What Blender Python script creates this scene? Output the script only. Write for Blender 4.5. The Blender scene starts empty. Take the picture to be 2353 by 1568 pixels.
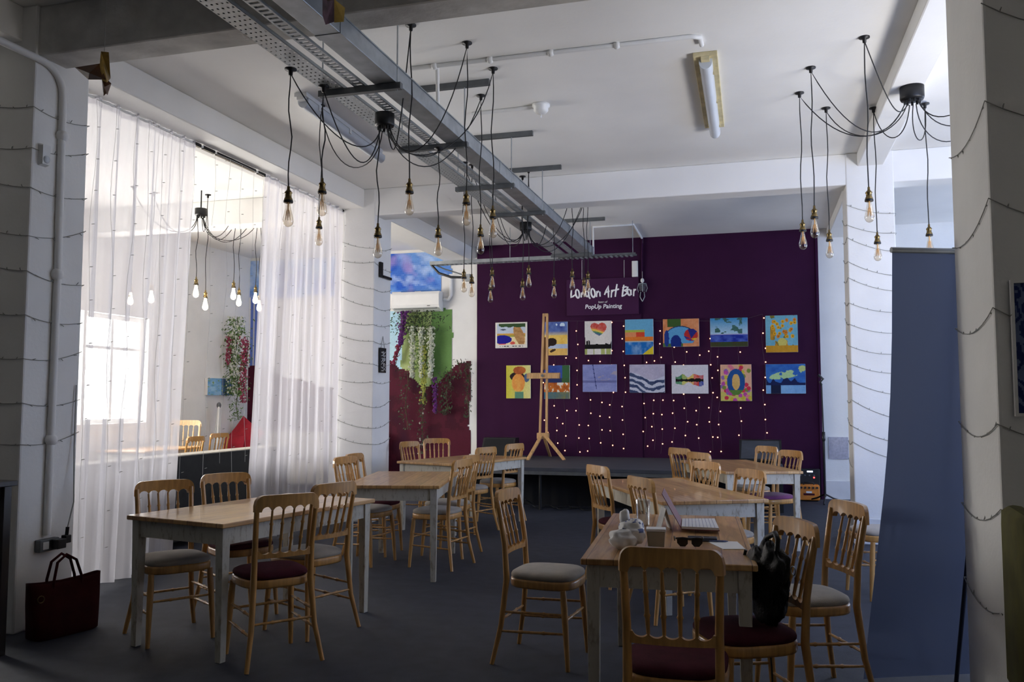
import bpy, math, random
from mathutils import Vector, Matrix
random.seed(7)
PI = math.pi
C = bpy.context.scene.collection
# ------------------------------------------------------------------ camera model
F, CX, CY, EYE = 1963.0, 1176.5, 784.0, 1.40
YAW, PITCH = math.radians(16.03), math.radians(3.96)
FW = Vector((-math.sin(YAW)*math.cos(PITCH), math.cos(YAW)*math.cos(PITCH), math.sin(PITCH)))
RT = Vector((math.cos(YAW), math.sin(YAW), 0))
UP = RT.cross(FW)
EY = Vector((0, 0, EYE))
def _ray(x, y): return FW + RT*((x-CX)/F) - UP*((y-CY)/F)
def Zp(x, y, z=0.0):
    d = _ray(x, y); return EY + d*((z-EYE)/d.z)
def Xp(x, y, X):
    d = _ray(x, y); return EY + d*(X/d.x)
def Yp(x, y, Y):
    d = _ray(x, y); return EY + d*(Y/d.y)
def zat(X, Y, py):
    """height of the point above (X, Y) that is seen on image row py"""
    lo, hi = -1.0, 6.0
    for _ in range(50):
        m = (lo+hi)/2
        v = Vector((X, Y, m))-EY
        if CY-F*(v.dot(UP))/(v.dot(FW)) < py: hi = m
        else: lo = m
    return (lo+hi)/2

# ------------------------------------------------------------------ materials
MATS = {}
def nodes_of(name):
    m = bpy.data.materials.new(name); m.use_nodes = True
    nt = m.node_tree; b = nt.nodes['Principled BSDF']
    MATS[name] = m
    return m, nt, b
def S(b, **k):
    names = dict(rough='Roughness', metal='Metallic', coat='Coat Weight', spec='Specular IOR Level',
                 sheen='Sheen Weight', trans='Transmission Weight', ior='IOR')
    for a, v in k.items(): b.inputs[names[a]].default_value = v
def N(nt, t, **k):
    n = nt.nodes.new(t)
    for a, v in k.items():
        if a in n.inputs: n.inputs[a].default_value = v
        else: setattr(n, a, v)
    return n
def L(nt, a, b): nt.links.new(a, b)
def c4(c): return (c[0], c[1], c[2], 1)
def mat(name, col, rough=.6, metal=0, var=.12, scale=6, stretch=(1, 1, 1), bump=0, bscale=60, col2=None, coords='Object', detail=4, **k):
    m, nt, b = nodes_of(name)
    S(b, rough=rough, metal=metal, **k)
    tc = N(nt, 'ShaderNodeTexCoord'); mp = N(nt, 'ShaderNodeMapping', Scale=stretch)
    L(nt, tc.outputs[coords], mp.inputs['Vector'])
    no = N(nt, 'ShaderNodeTexNoise', Scale=scale, Detail=detail)
    L(nt, mp.outputs['Vector'], no.inputs['Vector'])
    r = N(nt, 'ShaderNodeValToRGB')
    d = col2 or tuple(max(0, x*(1-2*var)) for x in col)
    r.color_ramp.elements[0].color = c4(d); r.color_ramp.elements[1].color = c4(col if col2 else tuple(min(1, x*(1+var)) for x in col))
    r.color_ramp.elements[0].position = .3; r.color_ramp.elements[1].position = .7
    L(nt, no.outputs['Fac'], r.inputs['Fac']); L(nt, r.outputs['Color'], b.inputs['Base Color'])
    if bump:
        n2 = N(nt, 'ShaderNodeTexNoise', Scale=bscale, Detail=5)
        L(nt, mp.outputs['Vector'], n2.inputs['Vector'])
        bp = N(nt, 'ShaderNodeBump', Strength=bump, Distance=.01)
        L(nt, n2.outputs['Fac'], bp.inputs['Height']); L(nt, bp.outputs['Normal'], b.inputs['Normal'])
    return m
def emit(name, col, strength):
    m, nt, b = nodes_of(name)
    b.inputs['Base Color'].default_value = c4(col)
    b.inputs['Emission Color'].default_value = c4(col); b.inputs['Emission Strength'].default_value = strength
    return m

mat('wall_paint', (.80, .79, .76), .75, var=.03, scale=2.5, bump=.15, bscale=40)
mat('ceiling_paint', (.84, .83, .80), .8, var=.03, scale=1.2, bump=.1, bscale=30)
mat('concrete_paint', (.60, .585, .55), .8, var=.12, scale=5, bump=.6, bscale=14)
mat('purple_paint', (.036, .0065, .033), .75, var=.08, scale=2, bump=.1, bscale=50, spec=.12)
mat('sign_paint', (.052, .0135, .05), .75, var=.06, scale=3, spec=.12)
mat('skirting_paint', (.66, .66, .66), .5, var=.03)
mat('carpet', (.028, .033, .052), .66, var=.14, scale=9, bump=.5, bscale=350, spec=.35)
mat('beech', (.52, .27, .078), .36, var=.16, scale=5, stretch=(9, 9, 1.2), spec=.5, coat=.25)
mat('pale_beech', (.80, .58, .33), .4, var=.1, scale=5, stretch=(9, 9, 1.2))
mat('easel_wood', (.50, .29, .12), .5, var=.15, scale=5, stretch=(9, 9, 1))
mat('beige_fabric', (.34, .30, .25), .9, var=.08, scale=14, bump=.3, bscale=300, sheen=.3)
mat('burgundy_fabric', (.068, .012, .022), .9, var=.12, scale=14, bump=.3, bscale=300, spec=.15)
mat('purple_fabric', (.20, .045, .16), .9, var=.12, scale=14, bump=.3, bscale=300, sheen=.2)
mat('galvanised', (.40, .43, .45), .42, metal=.75, var=.1, scale=10)
mat('dull_steel', (.16, .17, .175), .5, metal=.6, var=.1, scale=10)
mat('white_plastic', (.75, .75, .73), .4, var=.02)
mat('yellowed_plastic', (.62, .53, .30), .5, var=.15, scale=9)
mat('diffuser', (.62, .66, .70), .25, var=.02)
mat('black_plastic', (.010, .010, .011), .4, var=.1)
mat('black_cloth', (.006, .006, .007), .95, var=.1)
mat('stage_deck', (.055, .06, .075), .6, var=.12, scale=4, stretch=(1, 6, 1), spec=.4)
mat('cord', (.012, .012, .013), .7, var=.1)
mat('wire_clear', (.30, .30, .27), .5, var=.1)
mat('wire_dim', (.085, .05, .07), .6, var=.1)
mat('wire_pale', (.55, .55, .53), .5, var=.1)
mat('brass', (.24, .17, .07), .32, metal=.9, var=.25, scale=20)
mat('black_metal', (.015, .015, .016), .45, metal=.4, var=.1)
mat('dark_wood', (.022, .016, .014), .4, var=.2, scale=5, stretch=(6, 6, 1))
mat('red_leather', (.040, .002, .003), .75, spec=.15, var=.15, scale=10, bump=.2, bscale=120)
mat('black_leather', (.002, .002, .003), .45, spec=.25, var=.2, scale=10, bump=.3, bscale=90)
mat('charcoal_fabric', (.018, .020, .021), .9, var=.1, scale=14, bump=.2, bscale=200)
mat('sofa_beige', (.40, .37, .31), .9, var=.1, scale=14)
mat('red_fabric', (.42, .012, .03), .8, var=.1, scale=12)
mat('olive_fabric', (.085, .075, .006), .85, var=.15, scale=10, bump=.2, bscale=200)
mat('orange_vinyl', (.75, .24, .02), .5, var=.1)
mat('paper', (.78, .77, .77), .7, var=.02)
mat('notice_paper', (.42, .41, .47), .6, var=.1, scale=30)
mat('kraft', (.42, .36, .27), .75, var=.1)
mat('lined_paper', (.76, .76, .78), .7, var=.03)
mat('white_print', (.85, .85, .85), .6, var=.01)
mat('gold_paper', (.36, .22, .045), .38, var=.45, scale=12, metal=.3)
mat('brown_paper', (.10, .035, .008), .45, var=.3, scale=12)
mat('mauve_paper', (.22, .10, .17), .5, var=.35, scale=18)
mat('yellow_paper', (.52, .33, .05), .5, var=.25, scale=14)
mat('leaf', (.10, .19, .045), .6, var=.35, scale=25)
mat('leaf_dark', (.030, .055, .016), .6, var=.35, scale=25)
mat('bloom_white', (.66, .68, .55), .6, var=.1, scale=25)
mat('bloom_purple', (.16, .03, .20), .6, var=.2, scale=25)
mat('bloom_lime', (.46, .48, .10), .6, var=.15, scale=25)
mat('bloom_crimson', (.30, .03, .08), .6, var=.2, scale=25)
mat('stem', (.09, .06, .03), .8, var=.2)
mat('red_cover', (.16, .02, .03), .5, var=.08)
mat('navy_cover', (.012, .012, .028), .45, var=.08)
mat('lens', (.006, .006, .007), .08, var=.02)
mat('cyan_pattern', (.10, .14, .34), .7, var=.5, scale=30)
mat('grey_cushion', (.30, .33, .36), .9, var=.1)

# wooden table tops: boards along the length
m, nt, b = nodes_of('table_boards'); S(b, rough=.33, coat=.2, spec=.5)
tc = N(nt, 'ShaderNodeTexCoord'); sx = N(nt, 'ShaderNodeSeparateXYZ'); L(nt, tc.outputs['Object'], sx.inputs[0])
mu = N(nt, 'ShaderNodeMath', operation='MULTIPLY'); mu.inputs[1].default_value = 9.0; L(nt, sx.outputs['X'], mu.inputs[0])
fl = N(nt, 'ShaderNodeMath', operation='FLOOR'); L(nt, mu.outputs[0], fl.inputs[0])
wn = N(nt, 'ShaderNodeTexWhiteNoise', noise_dimensions='1D'); L(nt, fl.outputs[0], wn.inputs['W'])
mp = N(nt, 'ShaderNodeMapping', Scale=(14, 1.6, 4)); L(nt, tc.outputs['Object'], mp.inputs['Vector'])
no = N(nt, 'ShaderNodeTexNoise', Scale=3.0, Detail=6, Distortion=.6); L(nt, mp.outputs[0], no.inputs['Vector'])
ad = N(nt, 'ShaderNodeMath', operation='MULTIPLY_ADD'); ad.inputs[1].default_value = .35; L(nt, wn.outputs['Value'], ad.inputs[0]); L(nt, no.outputs['Fac'], ad.inputs[2])
r = N(nt, 'ShaderNodeValToRGB'); r.color_ramp.elements[0].position = .35; r.color_ramp.elements[1].position = .95
r.color_ramp.elements[0].color = (.30, .145, .048, 1); r.color_ramp.elements[1].color = (.62, .37, .145, 1)
L(nt, ad.outputs[0], r.inputs['Fac'])
fr = N(nt, 'ShaderNodeMath', operation='FRACT'); L(nt, mu.outputs[0], fr.inputs[0])
gp = N(nt, 'ShaderNodeMath', operation='GREATER_THAN'); gp.inputs[1].default_value = .03; L(nt, fr.outputs[0], gp.inputs[0])
mx = N(nt, 'ShaderNodeMix', data_type='RGBA'); L(nt, gp.outputs[0], mx.inputs['Factor']); mx.inputs['A'].default_value = (.12, .06, .025, 1)
L(nt, r.outputs['Color'], mx.inputs['B']); L(nt, mx.outputs['Result'], b.inputs['Base Color'])
# distressed white paint
m, nt, b = nodes_of('distressed_white'); S(b, rough=.55)
tc = N(nt, 'ShaderNodeTexCoord'); mp = N(nt, 'ShaderNodeMapping', Scale=(5, 5, 1.5)); L(nt, tc.outputs['Object'], mp.inputs['Vector'])
no = N(nt, 'ShaderNodeTexNoise', Scale=7.0, Detail=8, Roughness=.7); L(nt, mp.outputs[0], no.inputs['Vector'])
r = N(nt, 'ShaderNodeValToRGB'); e = r.color_ramp.elements; e[0].position = .3; e[0].color = (.22, .165, .10, 1); e[1].position = .48; e[1].color = (.50, .475, .40, 1)
L(nt, no.outputs['Fac'], r.inputs['Fac']); L(nt, r.outputs['Color'], b.inputs['Base Color'])
# sheer curtain: woven voile, part open weave
def sheer(name, openness, col):
    m = bpy.data.materials.new(name); m.use_nodes = True; nt = m.node_tree; MATS[name] = m
    nt.nodes.remove(nt.nodes['Principled BSDF']); out = nt.nodes['Material Output']
    df = N(nt, 'ShaderNodeBsdfDiffuse'); df.inputs['Color'].default_value = c4(col)
    tl = N(nt, 'ShaderNodeBsdfTranslucent'); tl.inputs['Color'].default_value = c4(col)
    tr = N(nt, 'ShaderNodeBsdfTransparent')
    a = N(nt, 'ShaderNodeMixShader'); a.inputs[0].default_value = .55; L(nt, df.outputs[0], a.inputs[1]); L(nt, tl.outputs[0], a.inputs[2])
    z = N(nt, 'ShaderNodeMixShader'); z.inputs[0].default_value = 1-openness
    L(nt, tr.outputs[0], z.inputs[1]); L(nt, a.outputs[0], z.inputs[2]); L(nt, z.outputs[0], out.inputs['Surface'])
sheer('voile', .32, (.62, .61, .645))
def translucent(name, col, amt):
    m = bpy.data.materials.new(name); m.use_nodes = True; nt = m.node_tree; MATS[name] = m
    b = nt.nodes['Principled BSDF']; S(b, rough=.7); b.inputs['Base Color'].default_value = c4(col); out = nt.nodes['Material Output']
    no = N(nt, 'ShaderNodeTexNoise', Scale=3.0); mr = N(nt, 'ShaderNodeMix', data_type='RGBA'); L(nt, no.outputs['Fac'], mr.inputs['Factor'])
    mr.inputs['A'].default_value = c4(tuple(x*.92 for x in col)); mr.inputs['B'].default_value = c4(col); L(nt, mr.outputs['Result'], b.inputs['Base Color'])
    tl = N(nt, 'ShaderNodeBsdfTranslucent'); tl.inputs['Color'].default_value = c4(col)
    a = N(nt, 'ShaderNodeMixShader'); a.inputs[0].default_value = amt
    L(nt, b.outputs[0], a.inputs[1]); L(nt, tl.outputs[0], a.inputs[2]); L(nt, a.outputs[0], out.inputs['Surface'])
translucent('banner_film', (.095, .12, .20), .6)
# clear glass: thin shell that lets light through and glints at the rim
def thinglass(name, tint, lo=.05, hi=.55):
    m = bpy.data.materials.new(name); m.use_nodes = True; nt = m.node_tree; MATS[name] = m
    nt.nodes.remove(nt.nodes['Principled BSDF']); out = nt.nodes['Material Output']
    tr = N(nt, 'ShaderNodeBsdfTransparent'); tr.inputs['Color'].default_value = c4(tint)
    gl = N(nt, 'ShaderNodeBsdfGlossy', Roughness=.06)
    lw = N(nt, 'ShaderNodeLayerWeight', Blend=.35)
    mr = N(nt, 'ShaderNodeMapRange'); mr.inputs['To Min'].default_value = lo; mr.inputs['To Max'].default_value = hi
    L(nt, lw.outputs['Facing'], mr.inputs['Value'])
    a = N(nt, 'ShaderNodeMixShader'); L(nt, mr.outputs[0], a.inputs[0]); L(nt, tr.outputs[0], a.inputs[1]); L(nt, gl.outputs[0], a.inputs[2])
    L(nt, a.outputs[0], out.inputs['Surface'])
thinglass('bulb_glass', (.93, .88, .80))
thinglass('clear_glass', (.93, .95, .96), .08, .7)
mat('filament', (.85, .52, .20), .5, var=.1)
emit('filament_lit', (1.0, .62, .26), 60)
emit('bulb_lit', (1.0, .76, .48), 60)
emit('fairy_led', (1.0, .46, .25), 4)
mat('fairy_off', (.12, .12, .11), .4)
emit('standby_blue', (.55, .65, 1.0), 6)
emit('standby_red', (1.0, .05, .05), 5)
emit('window_glass_left', (1.0, .975, .95), 22.0)
emit('window_glass_right', (.60, .73, 1.0), 9.0)
emit('window_glass_front', (.40, .56, 1.0), 5.5)
# perforated steel: real slots (open) in rows
m, nt, b = nodes_of('perforated'); S(b, rough=.45, metal=.5); b.inputs['Base Color'].default_value = (.50, .53, .54, 1)
tc = N(nt, 'ShaderNodeTexCoord'); sp = N(nt, 'ShaderNodeSeparateXYZ'); L(nt, tc.outputs['Object'], sp.inputs[0])
def slot(axis, freq, lo, hi):
    q = N(nt, 'ShaderNodeMath', operation='MULTIPLY'); q.inputs[1].default_value = freq; L(nt, sp.outputs[axis], q.inputs[0])
    f_ = N(nt, 'ShaderNodeMath', operation='FRACT'); L(nt, q.outputs[0], f_.inputs[0])
    g = N(nt, 'ShaderNodeMath', operation='GREATER_THAN'); g.inputs[1].default_value = lo; L(nt, f_.outputs[0], g.inputs[0])
    l_ = N(nt, 'ShaderNodeMath', operation='LESS_THAN'); l_.inputs[1].default_value = hi; L(nt, f_.outputs[0], l_.inputs[0])
    p = N(nt, 'ShaderNodeMath', operation='MULTIPLY'); L(nt, g.outputs[0], p.inputs[0]); L(nt, l_.outputs[0], p.inputs[1]); return p
sx_, sy_ = slot('X', 33.0, .25, .65), slot('Y', 20.0, .3, .62)
p = N(nt, 'ShaderNodeMath', operation='MULTIPLY'); L(nt, sx_.outputs[0], p.inputs[0]); L(nt, sy_.outputs[0], p.inputs[1])
tr = N(nt, 'ShaderNodeBsdfTransparent'); ms = N(nt, 'ShaderNodeMixShader')
L(nt, p.outputs[0], ms.inputs[0]); L(nt, b.outputs[0], ms.inputs[1]); L(nt, tr.outputs[0], ms.inputs[2])
L(nt, ms.outputs[0], nt.nodes['Material Output'].inputs['Surface'])
# paint laid on by colour attribute (artworks, murals)
m, nt, b = nodes_of('artwork'); S(b, rough=.75, spec=.2)
ca = N(nt, 'ShaderNodeVertexColor'); ca.layer_name = 'Col'; tc = N(nt, 'ShaderNodeTexCoord')
no = N(nt, 'ShaderNodeTexNoise', Scale=40.0); L(nt, tc.outputs['Object'], no.inputs['Vector'])
hs = N(nt, 'ShaderNodeMapRange'); hs.inputs['To Min'].default_value = .82; hs.inputs['To Max'].default_value = 1.15; L(nt, no.outputs['Fac'], hs.inputs['Value'])
mm = N(nt, 'ShaderNodeMix', data_type='RGBA', blend_type='MULTIPLY'); mm.inputs['Factor'].default_value = 1
L(nt, ca.outputs['Color'], mm.inputs['A']); L(nt, hs.outputs[0], mm.inputs['B']); L(nt, mm.outputs['Result'], b.inputs['Base Color'])

# ------------------------------------------------------------------ mesh builder
class MB:
    def __init__(s): s.v, s.f, s.sm, s.mi = [], [], [], []
    def add(s, vs, fs, smooth=False, mi=0):
        o = len(s.v); s.v += [tuple(v) for v in vs]
        for q in fs: s.f.append(tuple(o+i for i in q)); s.sm.append(smooth); s.mi.append(mi)
        return s
    def box(s, a, b, mi=0, M=None):
        x0, y0, z0 = a; x1, y1, z1 = b
        vs = [Vector(p) for p in ((x0,y0,z0),(x1,y0,z0),(x1,y1,z0),(x0,y1,z0),(x0,y0,z1),(x1,y0,z1),(x1,y1,z1),(x0,y1,z1))]
        if M: vs = [M @ v for v in vs]
        return s.add(vs, [(0,3,2,1),(4,5,6,7),(0,1,5,4),(1,2,6,5),(2,3,7,6),(3,0,4,7)], False, mi)
    def hull8(s, vs, mi=0):
        return s.add(vs, [(0,3,2,1),(4,5,6,7),(0,1,5,4),(1,2,6,5),(2,3,7,6),(3,0,4,7)], False, mi)
    def tube(s, path, r, n=8, cap=True, mi=0, flat=None):
        P = [Vector(p) for p in path]; k = len(P)
        R = r if isinstance(r, (list, tuple)) else [r]*k
        rings = []; ref = None
        for i in range(k):
            t = (P[min(i+1, k-1)]-P[max(i-1, 0)])
            if t.length < 1e-9: t = Vector((0, 0, 1))
            t.normalize()
            if ref is None:
                ref = Vector((0, 0, 1)) if abs(t.z) < .9 else Vector((0, 1, 0))
            u = ref-t*ref.dot(t)
            if u.length < 1e-6: u = Vector((1, 0, 0))-t*t.x
            u.normalize(); w = t.cross(u); ref = u
            fx = flat or (1, 1)
            rings.append([P[i]+u*math.cos(2*PI*j/n)*R[i]*fx[0]+w*math.sin(2*PI*j/n)*R[i]*fx[1] for j in range(n)])
        s.add([v for q in rings for v in q], [(i*n+j, i*n+(j+1) % n, (i+1)*n+(j+1) % n, (i+1)*n+j) for i in range(k-1) for j in range(n)], True, mi)
        if cap:
            s.add(rings[0], [tuple(reversed(range(n)))], False, mi); s.add(rings[-1], [tuple(range(n))], False, mi)
        return s
    def lathe(s, prof, c=(0, 0, 0), n=16, mi=0, close=True, sx=1, sy=1):
        vs = []
        for r, z in prof:
            vs += [(c[0]+r*sx*math.cos(2*PI*j/n), c[1]+r*sy*math.sin(2*PI*j/n), c[2]+z) for j in range(n)]
        k = len(prof)
        s.add(vs, [(i*n+j, i*n+(j+1) % n, (i+1)*n+(j+1) % n, (i+1)*n+j) for i in range(k-1) for j in range(n)], True, mi)
        return s
    def sheet(s, grid, mi=0, smooth=True, loop=False):
        a, b = len(grid), len(grid[0])
        vs = [p for row in grid for p in row]
        fs = [(i*b+j, i*b+j+1, (i+1)*b+j+1, (i+1)*b+j) for i in range(a-1) for j in range(b-1)]
        if loop: fs += [(i*b+b-1, i*b, (i+1)*b, (i+1)*b+b-1) for i in range(a-1)]
        return s.add(vs, fs, smooth, mi)
    def prism(s, poly, f0, f1, mi=0):
        """poly: 2-D outline, f0/f1 map a 2-D point to the two ends"""
        n = len(poly); A = [f0(p) for p in poly]; B = [f1(p) for p in poly]
        s.add(A, [tuple(reversed(range(n)))], False, mi); s.add(B, [tuple(range(n))], False, mi)
        return s.add(A+B, [(i, (i+1) % n, n+(i+1) % n, n+i) for i in range(n)], False, mi)
    def blob(s, c, r, n=12, k=8, fn=None, mi=0):
        g = []
        for i in range(k+1):
            th = PI*i/k; row = []
            for j in range(n):
                ph = 2*PI*j/n
                d = Vector((math.sin(th)*math.cos(ph), math.sin(th)*math.sin(ph), math.cos(th)))
                q = fn(d) if fn else 1
                row.append((c[0]+d.x*r[0]*q, c[1]+d.y*r[1]*q, c[2]+d.z*r[2]*q))
            g.append(row)
        return s.sheet(g, mi, True, True)
    def mesh(s, name, mats):
        me = bpy.data.meshes.new(name); me.from_pydata(s.v, [], s.f)
        for m in ([mats] if isinstance(mats, str) else mats): me.materials.append(MATS[m])
        me.polygons.foreach_set('use_smooth', s.sm); me.polygons.foreach_set('material_index', s.mi); me.update()
        return me
    def build(s, name, mats, parent=None, org=None, bevel=0):
        if org is not None:
            o_ = Vector(org); s.v = [tuple(Vector(v)-o_) for v in s.v]
        o = bpy.data.objects.new(name, s.mesh(name, mats)); C.objects.link(o)
        if parent is not None: o.parent = parent
        elif org is not None: o.location = org
        if bevel:
            bv = o.modifiers.new('edge', 'BEVEL'); bv.width = bevel; bv.segments = 2; bv.limit_method = 'ANGLE'
        return o
def tag(o, label=None, cat=None, group=None, kind=None):
    if label: o['label'] = label
    if cat: o['category'] = cat
    if group: o['group'] = group
    if kind: o['kind'] = kind
    return o
def thing(name, label, cat, loc=(0, 0, 0), rz=0, group=None):
    o = bpy.data.objects.new(name, None); C.objects.link(o); o.location = loc; o.rotation_euler = (0, 0, rz)
    o.empty_display_size = .1
    return tag(o, label, cat, group)
def struct(o): o['kind'] = 'structure'; return o
def kids(o): return list(o.children)
def copy_tree(o, parent=None):
    c = o.copy(); C.objects.link(c)
    if parent is not None: c.parent = parent
    for ch in KID.get(o.name, []): copy_tree(ch, c)
    return c
KID = {}
def remember(o):
    KID[o.name] = [x for x in bpy.data.objects if x.parent == o]
    for x in KID[o.name]: remember(x)
def stamp(me, name, parent, loc):
    o = bpy.data.objects.new(name, me); C.objects.link(o); o.parent = parent; o.location = loc; return o
def bez(p0, p1, p2, p3, n=14):
    P = [Vector(p) for p in (p0, p1, p2, p3)]
    return [P[0]*(1-t)**3+P[1]*3*t*(1-t)**2+P[2]*3*t*t*(1-t)+P[3]*t**3 for t in [i/n for i in range(n+1)]]
# ================================================================== ROOM SHELL
ZC = 3.88
BACK = 13.0
def slab(name, a, b, m, parent=None, bevel=0): return struct(MB().box(a, b).build(name, m, parent, bevel=bevel))
slab('floor', (-9, -3, -.1), (7, 13.3, 0), 'carpet')
slab('ceiling', (-9, -3, ZC), (7, 13.3, ZC+.15), 'ceiling_paint')
slab('wall_back', (-9, BACK, 0), (7, BACK+.2, ZC), 'wall_paint')
def wall_with_windows(name, x0, x1, wins, zlo, zhi, glass, y0=-3, y1=BACK, inset=.1, n0=1):
    mb = MB(); ys = [y0]
    for a, b in wins: ys += [a, b]
    ys.append(y1)
    for i in range(0, len(ys), 2): mb.box((x0, ys[i], 0), (x1, ys[i+1], ZC))
    for a, b in wins:
        mb.box((x0, a, 0), (x1, b, zlo)); mb.box((x0, a, zhi), (x1, b, ZC))
    struct(mb.build(name, 'wall_paint'))
    for i, (a, b) in enumerate(wins):
        xf = x0+inset if x0 < 0 else x1-inset
        w = struct(MB().box((xf-.012, a+.05, zlo+.05), (xf+.012, b-.05, zhi-.05)).build('window_%d' % (n0+i), glass))
        f = MB(); d = .04
        f.box((xf-d, a, zlo), (xf+d, a+.06, zhi)).box((xf-d, b-.06, zlo), (xf+d, b, zhi))
        f.box((xf-d, a+.06, zlo), (xf+d, b-.06, zlo+.06)).box((xf-d, a+.06, zhi-.06), (xf+d, b-.06, zhi))
        mid = (a+b)/2; f.box((xf-d, mid-.025, zlo+.06), (xf+d, mid+.025, zhi-.06))
        f.box((xf-d, a+.06, zlo+(zhi-zlo)*.68), (xf+d, mid-.025, zlo+(zhi-zlo)*.68+.04)); f.box((xf-d, mid+.025, zlo+(zhi-zlo)*.68), (xf+d, b-.06, zlo+(zhi-zlo)*.68+.04))
        f.build('window_frame', 'white_plastic', w)
wall_with_windows('wall_left', -8.75, -8.5, [(5.0, 7.0), (7.9, 9.2), (9.25, 10.45)], 1.08, 2.58, 'window_glass_left')
wall_with_windows('wall_right', 6.0, 6.25, [(9.6, 12.4)], .9, 3.3, 'window_glass_right', n0=5)
mb = MB(); mb.box((1.42, 4.2, 0), (2.0, 4.4, 3.56)); mb.box((5.7, 4.2, 0), (6.0, 4.4, 3.56)); mb.box((2.0, 4.2, 0), (5.7, 4.4, .8)); struct(mb.build('added_partition', 'wall_paint'))  # unseen partition, put here to keep window light off the near column front
w = struct(MB().box((2.05, 4.28, .85), (5.65, 4.304, 3.51)).build('window_6', 'window_glass_front'))
f = MB()
for x in (2.0, 3.2, 4.4, 5.64): f.box((x, 4.25, .8), (x+.06, 4.34, 3.56))
f.box((2.06, 4.25, .8), (5.64, 4.34, .86)); f.box((2.06, 4.25, 3.5), (5.64, 4.34, 3.56)); f.build('window_frame', 'white_plastic', w)
# columns and beams of the concrete frame
COLS = {'nl': (-4.82, -4.30, 4.18, 4.63), 'fl': (-4.76, -4.27, 9.05, 9.52), 'nr': (.90, 1.42, 3.74, 4.40), 'fr': (.89, 1.335, 9.05, 9.46)}
for k, (a, b, c, d) in COLS.items():
    slab('column', (a, c, 0), (b, d, ZC), 'wall_paint', bevel=.012)
slab('beam_cross_front', (-8.5, 4.20, 3.56), (6.0, 4.44, ZC), 'concrete_paint', bevel=.015)
slab('beam_cross_rear', (-8.5, 9.06, 3.56), (6.0, 9.33, ZC), 'ceiling_paint', bevel=.012)
for a, b in ((-3, 4.2), (4.44, 9.06), (9.33, BACK)):
    slab('beam_long_left', (-4.86, a, 3.655), (-4.41, b, ZC), 'ceiling_paint', bevel=.012)
    slab('beam_long_right', (1.0, a, 3.74), (1.245, b, ZC), 'ceiling_paint', bevel=.012)
slab('baseboard_back', (.87, BACK-.02, 0), (6, BACK, .26), 'skirting_paint', bevel=.006)
slab('trim_1', (.875, 9.035, 0), (1.35, 9.48, .25), 'skirting_paint', bevel=.008)
# purple feature wall
slab('wall_purple', (-4.31, 12.965, 0), (.87, BACK, ZC), 'purple_paint')
slab('wall_purple_panel', (-3.86, 12.945, 0), (-1.68, 12.965, ZC), 'purple_paint')
slab('wall_purple_edge', (.835, 12.93, 0), (.87, 12.965, ZC), 'purple_paint')

slab('light_block_wall', (1.43, -3, 0), (1.55, 4.2, ZC), 'wall_paint')  # unseen wall, added to keep the front window's light off the foreground
# ------------------------------------------------------------------ painted pictures: colour laid on a grid
def rgb(h): 
    h = h.lstrip('#'); v = [int(h[i:i+2], 16)/255 for i in (0, 2, 4)]
    return tuple(x/12.92 if x < .04045 else ((x+.055)/1.055)**2.4 for x in v)
_h = random.Random(3)
_tab = [[_h.random() for _ in range(64)] for _ in range(64)]
def vn(x, y):
    xi, yi = math.floor(x), math.floor(y); fx, fy = x-xi, y-yi
    fx, fy = fx*fx*(3-2*fx), fy*fy*(3-2*fy)
    g = lambda a, b: _tab[a & 63][b & 63]
    return (g(xi, yi)*(1-fx)+g(xi+1, yi)*fx)*(1-fy)+(g(xi, yi+1)*(1-fx)+g(xi+1, yi+1)*fx)*fy
def fbm(x, y): return (vn(x, y)+.5*vn(2.1*x+5, 2.1*y+9)+.25*vn(4.3*x+2, 4.3*y+3))/1.75
def mixc(a, b, t): t = max(0, min(1, t)); return tuple(a[i]*(1-t)+b[i]*t for i in range(3))
def painted(name, x0, x1, z0, z1, y, fn, nx, nz, parent=None):
    """a skin of paint facing the room; fn(u, v) -> colour or None; u rightwards, v upwards, both 0..1"""
    vs = [(x0+(x1-x0)*i/nx, y, z0+(z1-z0)*j/nz) for j in range(nz+1) for i in range(nx+1)]
    fs, cs = [], []
    for j in range(nz):
        for i in range(nx):
            c = fn((i+.5)/nx, (j+.5)/nz)
            if c is None: continue
            a = j*(nx+1)+i; fs.append((a, a+1, a+nx+2, a+nx+1)); cs += [c4(c)]*4
    me = bpy.data.meshes.new(name); me.from_pydata(vs, [], fs)
    at = me.color_attributes.new('Col', 'FLOAT_COLOR', 'CORNER')
    at.data.foreach_set('color', [q for c in cs for q in c]); me.materials.append(MATS['artwork'])
    o = bpy.data.objects.new(name, me); C.objects.link(o)
    if parent is not None: o.parent = parent
    return o
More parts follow.
